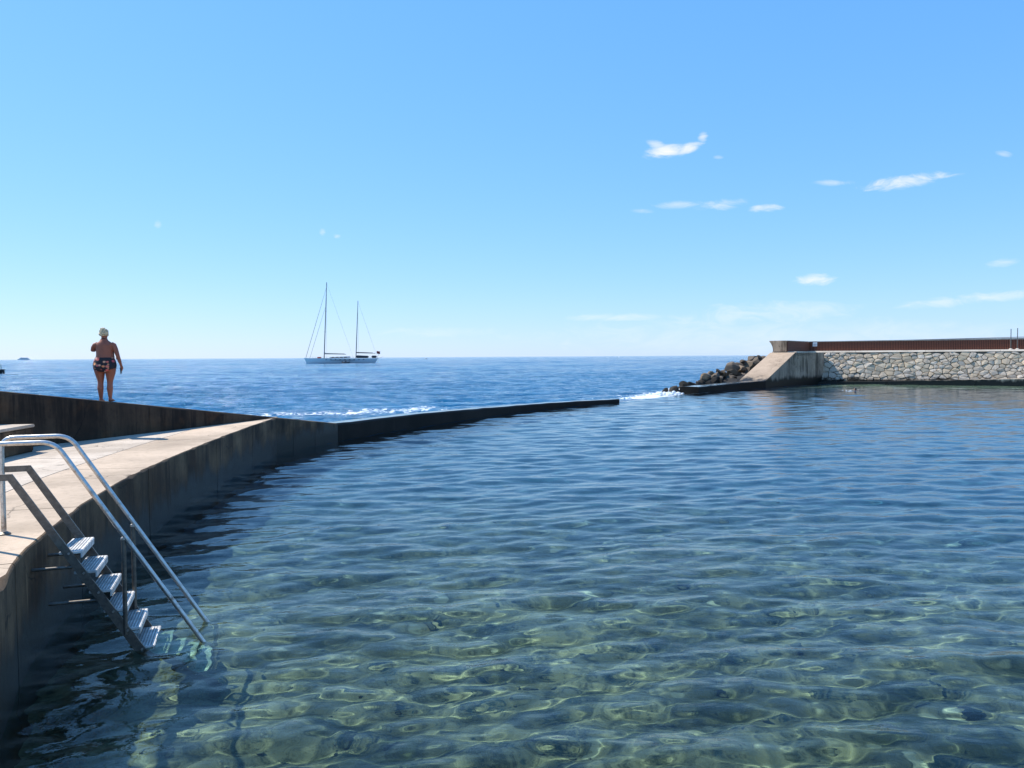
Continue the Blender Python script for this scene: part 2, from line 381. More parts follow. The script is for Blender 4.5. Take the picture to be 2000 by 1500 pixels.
def sea_mat():
    m, N, L, P = newmat('sea_water')
    g = N.new('ShaderNodeNewGeometry'); pos = g.outputs['Position']
    at = N.new('ShaderNodeAttribute'); at.attribute_name = 'foam'
    f1 = nnoise(N, L, pos, 2.4, 7, .74, (1, .6, 1)); f2 = nnoise(N, L, pos, 7, 5, .7)
    f = amath(N, L, 'ADD', amath(N, L, 'MULTIPLY', f1, .7), amath(N, L, 'MULTIPLY', f2, .3))
    thr = amath(N, L, 'SUBTRACT', .80, amath(N, L, 'MULTIPLY', at.outputs['Fac'], .42))
    fm = N.new('ShaderNodeMapRange'); fm.interpolation_type = 'SMOOTHSTEP'; L.new(amath(N, L, 'SUBTRACT', f, thr), fm.inputs['Value']); fm.inputs['From Min'].default_value = -.01; fm.inputs['From Max'].default_value = .05
    big = nnoise(N, L, pos, .012, 4, .6, (1, 3, 1))
    base = mixc(N, L, maprange(N, L, big, .35, .65), (.003, .078, .185), (.006, .115, .25))
    L.new(mixc(N, L, fm.outputs[0], base, (.82, .86, .88)), P.inputs['Base Color'])
    L.new(maprange(N, L, fm.outputs[0], 0, 1, .06, .6), P.inputs['Roughness']); P.inputs['IOR'].default_value = 1.333
    n1 = nnoise(N, L, pos, 2.6, 4, .6, (1, 1.6, 1)); n0 = nnoise(N, L, pos, .55, 4, .6, (1, 1.7, 1))
    b = N.new('ShaderNodeBump'); b.inputs['Strength'].default_value = 1.0; b.inputs['Distance'].default_value = .26; L.new(n1, b.inputs['Height'])
    b2 = N.new('ShaderNodeBump'); b2.inputs['Strength'].default_value = 1.0; b2.inputs['Distance'].default_value = .75; L.new(n0, b2.inputs['Height']); L.new(b.outputs[0], b2.inputs['Normal'])
    L.new(b2.outputs[0], P.inputs['Normal'])
    return m
M['sea'] = sea_mat()
def bed_mat():
    m, N, L, P = newmat('pool_bed')
    g = N.new('ShaderNodeNewGeometry'); pos = g.outputs['Position']
    n1 = nnoise(N, L, pos, .6, 7, .68); n2 = nnoise(N, L, pos, 2.1, 7, .72); n3 = nnoise(N, L, pos, 9, 6, .75); n4 = nnoise(N, L, pos, .9, 5, .6, (1, 1, 4))
    c = mixc(N, L, maprange(N, L, n1, .42, .58), (.24, .195, .115), (.10, .088, .052))
    c = mixc(N, L, maprange(N, L, n2, .48, .60, 0, .85), c, (.036, .040, .022))
    c = mixc(N, L, maprange(N, L, n4, .60, .68, 0, .6), c, (.30, .25, .16))
    c = mixc(N, L, maprange(N, L, n3, .52, .64, 0, .7), c, (.030, .030, .020))
    vo = N.new('ShaderNodeTexVoronoi'); vo.inputs['Scale'].default_value = 4.2; L.new(pos, vo.inputs['Vector']); sv = N.new('ShaderNodeSeparateColor'); L.new(vo.outputs['Color'], sv.inputs[0])
    c = mixc(N, L, amath(N, L, 'MULTIPLY', maprange(N, L, vo.outputs['Distance'], .42, .30), maprange(N, L, sv.outputs[0], .80, .84)), c, mixc(N, L, sv.outputs[1], (.30, .26, .18), (.05, .048, .035)))
    at = N.new('ShaderNodeAttribute'); at.attribute_name = 'sand'
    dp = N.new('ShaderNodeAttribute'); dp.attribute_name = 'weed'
    c = mixc(N, L, dp.outputs['Fac'], c, (.018, .07, .13))  # darkening and blue of deeper water painted onto the bed with distance
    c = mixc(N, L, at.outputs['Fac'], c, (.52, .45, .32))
    L.new(c, P.inputs['Base Color']); P.inputs['Roughness'].default_value = .95; P.inputs['Specular IOR Level'].default_value = .1
    b = N.new('ShaderNodeBump'); b.inputs['Strength'].default_value = .7; b.inputs['Distance'].default_value = .06; L.new(n2, b.inputs['Height']); L.new(b.outputs[0], P.inputs['Normal'])
    return m
M['bed'] = bed_mat()
m_, N_, L_, P_ = newmat('foam'); P_.inputs['Base Color'].default_value = (.85, .88, .9, 1); P_.inputs['Roughness'].default_value = .8
tc_ = N_.new('ShaderNodeTexCoord'); fn_ = nnoise(N_, L_, tc_.outputs['Object'], 20, 4, .7); L_.new(mixc(N_, L_, fn_, (.9, .92, .93), (.7, .76, .8)), P_.inputs['Base Color']); M['foam'] = m_

def receiver(o): o.cycles.is_caustics_receiver = True; return o

# ------------------------------------------------------------------ plan of the place
DECK = 1.1
EDGE = [(34, -.6), (20, -.2), (10, .5), (4.5, .6), (1.2, .75), (-.9, 1.35), (-2.35, 2.75), (-3.32, 4.5), (-3.92, 5.81), (-4.28, 6.55), (-4.54, 7.2), (-4.95, 8.46), (-5.33, 9.79), (-5.81, 12.04), (-6.3, 15.59), (-6.68, 19.2), (-6.95, 22.84)]
SWEND = (-5.98, 26.25)
WEIR = [(-5.98, 26.25), (-4.3, 30.2), (-2.29, 34.17), (-.6, 37.5), (1.35, 40.8), (3.9, 44.0), (6.56, 46.8)]
SILL = [(6.56, 46.8), (10.3, 52.3), (14.12, 58.0)]
LOWR = [(14.12, 58.0), (18.2, 62.8), (22.24, 67.3)]
W0 = Vector((30.9, 74.7)); WD = Vector((.884, -.467)).normalized(); WN = Vector((-WD.y * -1, WD.x * -1)); WN = Vector((WD.y, -WD.x))   # towards the pool
if WN.y > 0: WN = -WN
def wp(t, back=0.0):
    p = W0 + WD * t - WN * back; return (p.x, p.y)
POOL = EDGE + [SWEND] + WEIR[1:] + SILL[1:] + LOWR[1:] + [wp(0), wp(34), (70, 30), (60, -2)]

# ------------------------------------------------------------------ sea and pool water, pool bed
rng = np.random.default_rng(11)
def wave_field(X, Y, spacing, lam0, lam1, n, slope, main, spread, peak, rng):
    Z = np.zeros_like(X)
    lam = lam0 * (lam1 / lam0) ** rng.random(n)
    wgt = np.exp(-(np.log(lam / peak) / 1.0) ** 2) + .25
    wgt *= slope * math.sqrt(2) / math.sqrt((wgt ** 2).sum())
    for l, s in zip(lam, wgt):
        k = 2 * math.pi / l; a = main + rng.normal(0, spread); ph = rng.random() * 6.283
        f = sstep(2.2, 4.5, l / spacing)
        th = k * (X * math.cos(a) + Y * math.sin(a)) + ph
        Z += f * (s / k) * (np.sin(th) + .22 * np.cos(2 * th))
    return Z

# the sea
ang = np.linspace(R(-58), R(50), 600)
rr = 14 * np.exp(np.arange(0, 1020) * .0047)
rr = np.concatenate([rr, rr[-1] * np.exp(np.linspace(0, 1, 30)[1:] * math.log(40000 / rr[-1]))])
A, RR = np.meshgrid(ang, rr)
X, Y = RR * np.sin(A), RR * np.cos(A)
sp = np.maximum(RR * .0047, RR * .0032)
Z = wave_field(X, Y, sp, .35, 14, 80, .13, R(-75), .6, 1.5, rng)
grp = wave_field(X, Y, sp, 25, 120, 8, .02, R(-70), .5, 60, rng)
dsea = dist_poly(X, Y, [(-16, 0), (-9.5, 16.4), (-7.2, 22.1), (-6.2, 26.3)] + WEIR[1:] + SILL[1:] + LOWR[1:] + [(24, 76)])
Z *= (.25 + .75 * sstep(0, 9, dsea)) * (1 - .0 * RR); Z = np.where(RR > 1500, Z * 1500 / RR, Z) + grp * sstep(5, 40, dsea)
Z += -.10 - .10 * sstep(0, 6, dsea)
dl = dist_poly(X, Y, [(-13, 41), (-9.5, 42), (-5.5, 45)]); dr = dist_poly(X, Y, [(10.5, 55), (13, 59.5), (15, 64)])
foam = np.exp(-(dl / 2.8) ** 2) * .62 + np.exp(-(dist_poly(X, Y, WEIR) / 1.4) ** 2) * .3 + np.exp(-(dr / 2.4) ** 2) * .62 + np.exp(-(np.maximum(dr - 2, 0) / 9) ** 2) * .38
crest = wave_field(X, Y, sp, 3, 22, 14, .1, R(-70), .4, 8, np.random.default_rng(5)); foam += .36 * sstep(.15, .34, crest) * sstep(140, 25, RR) + .12 * sstep(60, 20, dsea)
keep = ~inpoly(X, Y, POOL) & ~inpoly(X, Y, [(-40, -10), (-9.6, 16.3), (-7.4, 22.2), (-6.8, 22.9), (-4, 8), (0, -10)])
me, used = grid_mesh('sea', X, Y, Z, keep)
fa = me.attributes.new('foam', 'FLOAT', 'POINT'); fa.data.foreach_set('value', foam.reshape(-1)[used].astype(np.float32))
tag(link('sea', me, M['sea']), kind='structure')

# water in the pool
ang = np.linspace(R(-66), R(47), 600)
rr = 2.4 * np.exp(np.arange(0, 760) * .0049)
A, RR = np.meshgrid(ang, rr); X, Y = RR * np.sin(A), RR * np.cos(A)
sp = RR * .0049
prng = np.random.default_rng(3)
Z = wave_field(X, Y, sp, .13, 2.4, 90, .092, R(-82), .5, .55, prng)
Z += wave_field(X, Y, sp, 1.2, 4.5, 10, .022, R(-68), .3, 2.2, prng)
keep = inpoly(X, Y, POOL)
me, used = grid_mesh('pool_water', X, Y, Z, keep)
pw = tag(link('pool_water', me, M['pool']), kind='structure'); pw.cycles.is_caustics_caster = True

# bed of the pool
ang = np.linspace(R(-80), R(50), 260); rr = 1.0 * np.exp(np.linspace(0, 1, 330) * math.log(95))
A, RR = np.meshgrid(ang, rr); X, Y = RR * np.sin(A), RR * np.cos(A)
depth = 1.15 + 1.5 * sstep(8, 34, RR)
wl_ = dist_poly(X, Y, [wp(-4), wp(34)])
shal = sstep(17, 3, wl_); depth = depth * (1 - shal) + .28 * shal
brng = np.random.default_rng(8)
Zb = wave_field(X, Y, RR * .014, .5, 6, 40, .16, 0, 3, 1.6, brng)
Zb = -depth + Zb * np.minimum(1, depth / 1.2) * .8
me, used = grid_mesh('pool_bed', X, Y, Zb)
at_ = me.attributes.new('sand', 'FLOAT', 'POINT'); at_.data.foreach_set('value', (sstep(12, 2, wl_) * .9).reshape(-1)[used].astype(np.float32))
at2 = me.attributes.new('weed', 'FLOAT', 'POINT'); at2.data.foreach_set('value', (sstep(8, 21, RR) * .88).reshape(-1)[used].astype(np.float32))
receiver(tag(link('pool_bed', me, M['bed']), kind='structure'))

# ------------------------------------------------------------------ quay: deck, wall sections
deck = tag(empty('deck', (0, 0, 0)), kind='structure')
def resample(pts, step):
    out = []
    for i in range(len(pts) - 1):
        a, b = Vector(pts[i]), Vector(pts[i + 1]); n = max(1, int((b - a).length / step))
        out += [a + (b - a) * k / n for k in range(n)]
    return out + [Vector(pts[-1])]
def catmull(pts, n=6):
    P = [Vector(p) for p in pts]; P = [P[0] * 2 - P[1]] + P + [P[-1] * 2 - P[-2]]; out = []
    for i in range(1, len(P) - 2):
        for k in range(n):
            t = k / n; a, b, c, d = P[i - 1], P[i], P[i + 1], P[i + 2]
            out.append(.5 * ((2 * b) + (c - a) * t + (2 * a - 5 * b + 4 * c - d) * t * t + (3 * b - a - 3 * c + d) * t ** 3))
    return out + [P[-2]]
edge = resample(catmull(EDGE, 8), .11)
def normals_in(path):
    out = []
    for i in range(len(path)):
        t = (path[min(i + 1, len(path) - 1)] - path[max(i - 1, 0)]).normalized(); out.append(Vector((-t.y, t.x)) * 1.0)
    return out
nin = normals_in(edge)
# the deck lies to the left of the running direction reversed: make sure normals point away from the pool
ctr = Vector((8, 25))
nin = [(-n if (ctr - p).dot(n) > 0 and True else n) for n, p in zip(nin, edge)]
BAND = 1.28
inner = [p + n * BAND for p, n in zip(edge, nin)]
jointY = [4.3, 6.55, 9.1, 12.3, 16.6, 19.9]
def wall_section(idx, parent):
    """one cast length of quay: coping band on top, face to the pool, rough broken arris"""
    bm = bmesh.new(); rows = []
    for i in idx:
        p, n = edge[i], nin[i]
        j = mnoise.noise(Vector((p.x * 1.7, p.y * 1.7, 0))) * .018; j2 = max(0, mnoise.noise(Vector((p.x * 3.1, p.y * 3.1, 3))) - .12) * .045 + abs(mnoise.noise(Vector((p.x * 9, p.y * 9, 3)))) * .008
        q = lambda off, z: bm.verts.new((p.x + n.x * off, p.y + n.y * off, z))
        rows.append([q(.0 + j * .4, -2.6), q(0 + j, .1), q(.004 + j, DECK - .022 - j2 * 1.2), q(.012 + j + j2 * .8, DECK - .008 - j2 * .4), q(.024 + j + j2 * 1.6, DECK), q(.3, DECK), q(BAND - .03, DECK), q(BAND - .03, -2.6)])
    for a, b in zip(rows[:-1], rows[1:]):
        for k in range(7): bm.faces.new((a[k], b[k], b[k + 1], a[k + 1]))
    bm.faces.new(rows[0]); bm.faces.new(rows[-1][::-1])
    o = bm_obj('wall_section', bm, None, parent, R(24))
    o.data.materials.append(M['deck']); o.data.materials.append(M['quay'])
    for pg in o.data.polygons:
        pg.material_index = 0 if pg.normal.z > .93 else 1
    return receiver(o)
# split indices at the joints, leaving an 18 mm gap
cuts = [0]
for jy in jointY:
    cuts.append(min(range(len(edge)), key=lambda i: abs(edge[i].y - jy) + (5 if edge[i].x > 0 else 0)))
cuts.append(len(edge) - 1)
for a, b in zip(cuts[:-1], cuts[1:]):
    if b - a < 1: continue
    s0 = [Vector(p) for p in edge]
    keepa, keepb = edge[a].copy(), edge[b].copy()
    da = (edge[a + 1] - edge[a]).normalized() * .009; db = (edge[b - 1] - edge[b]).normalized() * .009
    if a: edge[a] = edge[a] + da
    edge[b] = edge[b] + db
    wall_section(range(a, b + 1), deck)
    edge[a], edge[b] = keepa, keepb
# slabs between the coping band and the parapet
PAR = [(-16.9, -3.1), (-9.27, 16.37), (-7.02, 22.09)]
poly = [Vector(p) for p in inner] + [Vector((-7.05, 22.05)), Vector((-9.3, 16.37)), Vector((-17.0, -3.1)), Vector((-17, -9)), Vector((34, -9))]
# inner runs from the right end to the far left end
def slab(pl, name='slab'):
    if len(pl) < 3: return
    bm = bmesh.new(); vs = [bm.verts.new((p.x, p.y, DECK - .004)) for p in pl]
    f = bm.faces.new(vs); r = bmesh.ops.extrude_face_region(bm, geom=[f])
    for v in r['geom']:
        if isinstance(v, bmesh.types.BMVert): v.co.z = -.6
    bm.normal_update(); bmesh.ops.triangulate(bm, faces=[f for f in bm.faces if len(f.verts) > 4])
    return bm_obj(name, bm, M['deck_in'], deck)
ylines = [-20, 4.0, 9.2, 13.4, 40]
tilt = Vector((.12, 1)).normalized()
for y0, y1 in zip(ylines[:-1], ylines[1:]):
    pl = clip_poly(poly, (-7.0, y0 + .012), tilt); pl = clip_poly([Vector(p) for p in pl], (-7.0, y1 - .012), -tilt)
    slab(pl)
# dark joint filler under the gaps
bm = bmesh.new(); add_prism(bm, [(p.x, p.y) for p in inner[::12]] + [(-9.3, 16.3), (-17, -3), (-17, -8.9), (33.9, -8.9)], -.5, DECK - .05); bm.normal_update(); bmesh.ops.triangulate(bm, faces=[f for f in bm.faces if len(f.verts) > 4])
bm_obj('joint_filler', bm, M['mortar'], deck)

# sea wall (parapet) with its top sloping down to the water
seaw = tag(empty('sea_wall', (-9.3, 16.4, DECK)), 'dark stained concrete parapet wall sloping down to the sea beyond the deck', 'wall')
def stn(path, s):
    for a, b in zip(path[:-1], path[1:]):
        L_s = (Vector(b) - Vector(a)).length
        if s <= L_s: return Vector(a).lerp(Vector(b), s / L_s), (Vector(b) - Vector(a)).normalized()
        s -= L_s
    return Vector(b), (Vector(b) - Vector(a)).normalized()
SW = [(-14.95, 1.93), (-9.27, 16.37), (-7.02, 22.09), SWEND]
S1 = (Vector(SW[1]) - Vector(SW[0])).length; S2 = S1 + (Vector(SW[2]) - Vector(SW[1])).length; ST = S2 + (Vector(SW[3]) - Vector(SW[2])).length
def wall_top(s): return 2.02 - (s - S1) * .1385 if s < S2 else (2.02 - (S2 - S1) * .1385) - (s - S2) * .131
cutS = [0, 5.5, 10.5, S1 + 1.9, S2 + .05, S2 + 1.35, S2 + 2.7, ST]
for s0, s1 in zip(cutS[:-1], cutS[1:]):
    bm = bmesh.new(); rows = []
    n = max(3, int((s1 - s0) / .35))
    for k in range(n + 1):
        s = s0 + .007 + (s1 - s0 - .014) * k / n; p, t = stn(SW, s); nn = Vector((-t.y, t.x)); z = wall_top(s)
        jj = mnoise.noise(Vector((s * 1.3, 7, 0))) * .015; j2 = abs(mnoise.noise(Vector((s * 4, 1, 0)))) * .02
        th = .62
        def q(off, zz): return bm.verts.new((p.x + nn.x * off - seaw.location.x, p.y + nn.y * off - seaw.location.y, zz - seaw.location.z))
        rows.append([q(0, -2.6), q(jj * .4, .2), q(jj, z - .06), q(.03 + j2, z - .012), q(.08 + j2, z), q(th - .05, z - .01), q(th, z - .07), q(th + .3, -2.6)])
    for a, b in zip(rows[:-1], rows[1:]):
        for k in range(7): bm.faces.new((a[k], b[k], b[k + 1], a[k + 1]))
    bm.faces.new(rows[0]); bm.faces.new(rows[-1][::-1])
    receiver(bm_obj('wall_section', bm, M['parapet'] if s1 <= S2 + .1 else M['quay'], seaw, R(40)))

# low block on the deck
bl = tag(empty('concrete_block', (-9.0, 13.0, DECK)), 'low grey concrete block on the deck in front of the parapet wall', 'block')
bm = bmesh.new(); add_prism(bm, [(.25, -2.6), (-.13, 1.6), (-1.6, 1.45), (-1.3, -2.75)], .0, .46); bmesh.ops.bevel(bm, geom=list(bm.edges), offset=.02, segments=2, affect='EDGES')
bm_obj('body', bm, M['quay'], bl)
bm = bmesh.new(); add_prism(bm, [(.27, -2.62), (-.11, 1.62), (-1.62, 1.47), (-1.32, -2.77)], .463, .52); bmesh.ops.bevel(bm, geom=list(bm.edges), offset=.012, segments=2, affect='EDGES')
bm_obj('cap', bm, M['deck_in'], bl)

# ------------------------------------------------------------------ weir and its submerged sill
def wall_run(name, pts, tops, thick, mat, bottom=-3.0, step=.6, rough=.02):
    path = catmull(pts, 10); n = len(path); bm = bmesh.new(); rows = []
    cum = [0]
    for i in range(1, n): cum.append(cum[-1] + (path[i] - path[i - 1]).length)
    for i, p in enumerate(path):
        t = (path[min(i + 1, n - 1)] - path[max(i - 1, 0)]).normalized(); nn = Vector((-t.y, t.x))
        f = cum[i] / cum[-1] * (len(tops) - 1); k = min(int(f), len(tops) - 2); z = tops[k] * (1 - f + k) + tops[k + 1] * (f - k)
        z += mnoise.noise(Vector((p.x * .9, p.y * .9, 5))) * rough; j = mnoise.noise(Vector((p.x * 1.3, p.y * 1.3, 9))) * rough
        q = lambda off, zz: bm.verts.new((p.x + nn.x * off, p.y + nn.y * off, zz))
        rows.append([q(0, bottom), q(j, z - .06), q(.05 + j, z), q(thick * .5, z + .01), q(thick - .06, z - .02), q(thick, z - .1), q(thick + .4, bottom)])
    for a, b in zip(rows[:-1], rows[1:]):
        for k in range(6): bm.faces.new((a[k], b[k], b[k + 1], a[k + 1]))
    bm.faces.new(rows[0]); bm.faces.new(rows[-1][::-1])
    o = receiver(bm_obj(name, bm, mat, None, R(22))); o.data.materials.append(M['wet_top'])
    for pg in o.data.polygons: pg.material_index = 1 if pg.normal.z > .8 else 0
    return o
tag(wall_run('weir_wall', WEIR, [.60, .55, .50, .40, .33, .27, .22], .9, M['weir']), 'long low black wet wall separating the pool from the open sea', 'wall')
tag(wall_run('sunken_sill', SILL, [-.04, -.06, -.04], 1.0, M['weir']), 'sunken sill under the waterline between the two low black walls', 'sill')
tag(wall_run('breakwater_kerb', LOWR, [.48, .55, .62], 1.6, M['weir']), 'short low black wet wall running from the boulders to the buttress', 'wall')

# ------------------------------------------------------------------ pier on the right: buttress, stone wall, ledge, fence
A0 = Vector((22.24, 67.3)); AD = Vector((.7, .714)).normalized(); AL = Vector((-AD.y, AD.x))
TOPZ = 3.08
but = tag(empty('buttress', (A0.x, A0.y, 0)), 'sloping pale concrete buttress ramp at the end of the stone pier', 'buttress')
bm = bmesh.new()
def bl_pt(s, l): p = AD * s + AL * l; return (p.x, p.y)
prof = [(-.3, -2.5), (-.3, .45), (0, .6), (5.95, TOPZ), (12.5, TOPZ), (12.5, -2.5)]
fa_ = [bm.verts.new((*bl_pt(s, 0), z)) for s, z in prof]; fb_ = [bm.verts.new((*bl_pt(s, 2.5), z)) for s, z in prof]
bm.faces.new(fa_); bm.faces.new(fb_[::-1])
for i in range(6): bm.faces.new((fa_[i], fb_[i], fb_[(i + 1) % 6], fa_[(i + 1) % 6]))
bmesh.ops.bevel(bm, geom=list(bm.edges), offset=.03, segments=2, affect='EDGES')
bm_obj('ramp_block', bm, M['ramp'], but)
bm = bmesh.new(); add_box(bm, (*bl_pt(9.3, -.012), 2.9), (.01, .01, .01)); bm.free()

pier = tag(empty('stone_wall', (W0.x, W0.y, 0)), 'battered rubble stone wall of the pier above the far pool ledge', 'wall')
def rel(p): return (p[0] - W0.x, p[1] - W0.y)
LEDGE_T = lambda t: .16 + max(0, t) * .031
FB, BAT = .85, .95            # ledge depth, batter over the wall's height
bm = bmesh.new()
t0, t1 = -2.2, 40
core = [(*rel(wp(t0, FB + .06)), 0), (*rel(wp(t1, FB + .06)), 0)]
a = [bm.verts.new((*rel(wp(t0, FB + .05)), -2)), bm.verts.new((*rel(wp(t1, FB + .05)), -2)), bm.verts.new((*rel(wp(t1, FB + BAT + .05)), TOPZ - .02)), bm.verts.new((*rel(wp(t0, FB + BAT + .05)), TOPZ - .02))]
b = [bm.verts.new((*rel(wp(t0, 9)), -2)), bm.verts.new((*rel(wp(t1, 9)), -2)), bm.verts.new((*rel(wp(t1, 9)), TOPZ - .02)), bm.verts.new((*rel(wp(t0, 9)), TOPZ - .02))]
bm.faces.new(a); bm.faces.new(b[::-1])
for i in range(4): bm.faces.new((a[i], a[(i + 1) % 4], b[(i + 1) % 4], b[i]))
bm_obj('core', bm, M['mortar'], pier)
# rubble stones
def stone_mesh(poly2, proud, seed):
    """poly2: cell in (along, up-slope) about its centre"""
    bm = bmesh.new(); rs = random.Random(seed)
    pl = [Vector(p) for p in poly2]; c = sum(pl, Vector((0, 0))) / len(pl)
    q = []
    for i in range(len(pl)):
        a_, b_ = pl[i], pl[(i + 1) % len(pl)]; q += [a_.lerp(b_, .10), a_.lerp(b_, .90)]
    tx, ty = rs.uniform(-.14, .14), rs.uniform(-.14, .14)
    base = [bm.verts.new((p.x, p.y, 0)) for p in q]
    top = []
    for p in q:
        w = c + (p - c) * rs.uniform(.88, .96); top.append(bm.verts.new((w.x, w.y, proud * rs.uniform(.75, 1.1) + (w.x - c.x) * tx + (w.y - c.y) * ty)))
    cc = bm.verts.new((c.x, c.y, proud * 1.15))
    n = len(q)
    for i in range(n):
        bm.faces.new((base[i], base[(i + 1) % n], top[(i + 1) % n], top[i])); bm.faces.new((top[i], top[(i + 1) % n], cc))
    bmesh.ops.recalc_face_normals(bm, faces=bm.faces)
    me = bpy.data.meshes.new('stone'); bm.to_mesh(me); bm.free(); me.materials.append(M['stone']); return me
slope_len = math.hypot(BAT, TOPZ - .1)
rs = random.Random(4); cx, cy = .51, .31; pts = []
nx, ny = int(20 / cx), int(slope_len / cy) + 1
for i in range(-1, nx + 1):
    for j in range(-1, ny + 1):
        if rs.random() < .27: continue
        pts.append(Vector((-2.0 + (i + .5 + (j % 2) * .5 + rs.uniform(-.46, .46)) * cx, (j + .5 + rs.uniform(-.46, .46)) * cy)))
up3 = Vector((*(-WN * BAT), TOPZ - .1)).normalized(); al3 = Vector((WD.x, WD.y, 0)); nr3 = al3.cross(up3).normalized()
if nr3.dot(Vector((WN.x, WN.y, 0))) < 0: nr3 = -nr3
for k, p in enumerate(pts):
    if not (-2.0 < p.x < 18.2 and 0 < p.y < slope_len): continue
    cell = [Vector((-2.1, 0)), Vector((20.9, 0)), Vector((20.9, slope_len)), Vector((-2.1, slope_len))]
    cell = [c for c in [Vector((p.x - 1.2, max(0, p.y - 1))), Vector((p.x + 1.2, max(0, p.y - 1))), Vector((p.x + 1.2, min(slope_len, p.y + 1))), Vector((p.x - 1.2, min(slope_len, p.y + 1)))]]
    for q in pts:
        if q is p or abs(q.x - p.x) > 2 or abs(q.y - p.y) > 1.4: continue
        mid = (p + q) / 2; dn = (p - q)
        # stretch so that cells are wider than tall
        cell = [Vector(c) for c in clip_poly(cell, mid, Vector((dn.x * .5, dn.y)).normalized())]
        if len(cell) < 3: break
    if len(cell) < 3: continue
    c = sum(cell, Vector((0, 0))) / len(cell)
    cell = [(v_ - c) for v_ in cell]
    cell = [v_ * max(.5, (1 - .012 / max(.08, v_.length))) for v_ in cell]
    me = stone_mesh(cell, rs.uniform(.05, .13), k)
    o = link('stone', me, None, pier)
    base3 = Vector((*rel(wp(c.x, FB)), 0)) + up3 * c.y + Vector((0, 0, .06))
    mt = Matrix((al3, up3, nr3)).transposed().to_4x4(); mt.translation = base3; o.matrix_local = mt
# ledge at its foot
led = tag(empty('pool_ledge', (W0.x, W0.y, 0)), 'narrow concrete ledge along the foot of the stone wall', 'ledge')
for s0, s1 in ((-2.2, 5), (5, 12.2), (12.2, 19.4), (19.4, 40)):
    bm = bmesh.new(); s0 += .01; s1 -= .01
    pl = [rel(wp(s0)), rel(wp(s1)), rel(wp(s1, 1.2)), rel(wp(s0, 1.2))]
    add_prism(bm, pl, -2, [LEDGE_T(s0), LEDGE_T(s1), LEDGE_T(s1), LEDGE_T(s0)])
    bmesh.ops.bevel(bm, geom=list(bm.edges), offset=.02, segments=1, affect='EDGES')
    receiver(bm_obj('ledge_section', bm, M['ledge'], led))
# pier walkway with its coping
walk = tag(empty('pier_walkway', (W0.x, W0.y, TOPZ)), kind='structure')
for s0, s1 in ((-2.3, 2.2), (2.2, 8.2), (8.2, 14.2), (14.2, 20.2), (20.2, 40)):
    bm = bmesh.new(); pl = [rel(wp(s0 + .008, FB + BAT - .12)), rel(wp(s1 - .008, FB + BAT - .12)), rel(wp(s1 - .008, FB + BAT + .75)), rel(wp(s0 + .008, FB + BAT + .75))]
    va, vb = add_prism(bm, pl, -.02, .15)
    for v in vb[:2]: v.co += Vector((-WN.x, -WN.y, 0)) * .13
    bmesh.ops.bevel(bm, geom=list(bm.edges), offset=.012, segments=1, affect='EDGES'); bm_obj('coping_slab', bm, M['cope'], walk)
bm = bmesh.new(); add_prism(bm, [rel(p) for p in [wp(-2.3, FB + BAT + .76), wp(40, FB + BAT + .76), wp(40, 9), wp(-5.5, 9.0), tuple(A0 + AD * 6.2 + AL * 2.4), tuple(A0 + AD * 6.2), tuple(A0 + AD * 10.6)]], -.3, .1); bm.normal_update(); bmesh.ops.triangulate(bm, faces=[f for f in bm.faces if len(f.verts) > 4]); bm_obj('paving', bm, M['cope'], walk)

# end block of the wave wall: curved profile at the corner above the ramp
E0 = A0 + AD * 6.05 + AL * 2.5; E1 = A0 + AD * 6.05 + AL * .92
wb = tag(empty('wave_wall_end', (E0.x, E0.y, TOPZ + .1)), 'pale concrete end of the wave wall with curved overhang above the ramp', 'wall')
wd = (E1 - E0); wlen = wd.length; wdn = wd.normalized()
prof = [(-.12, 1.03), (-.12, .93), (.02, .80), (.12, .62), (.20, .42), (.24, .2), (.25, 0), (wlen, 0), (wlen, 1.03)]
bm = bmesh.new(); f0 = []; f1 = []
for s, z in prof:
    p = wdn * s; f0.append(bm.verts.new((p.x, p.y, z))); p = p + (Vector(wp(-2.2, FB + BAT + 1.0)) - E1).normalized() * 2.2; f1.append(bm.verts.new((p.x, p.y, z)))
bm.faces.new(f0); bm.faces.new(f1[::-1])
for i in range(len(f0)): bm.faces.new((f0[i], f1[i], f1[(i + 1) % len(f0)], f0[(i + 1) % len(f0)]))
bmesh.ops.recalc_face_normals(bm, faces=bm.faces)
bm_obj('body', bm, M['ramp'], wb)

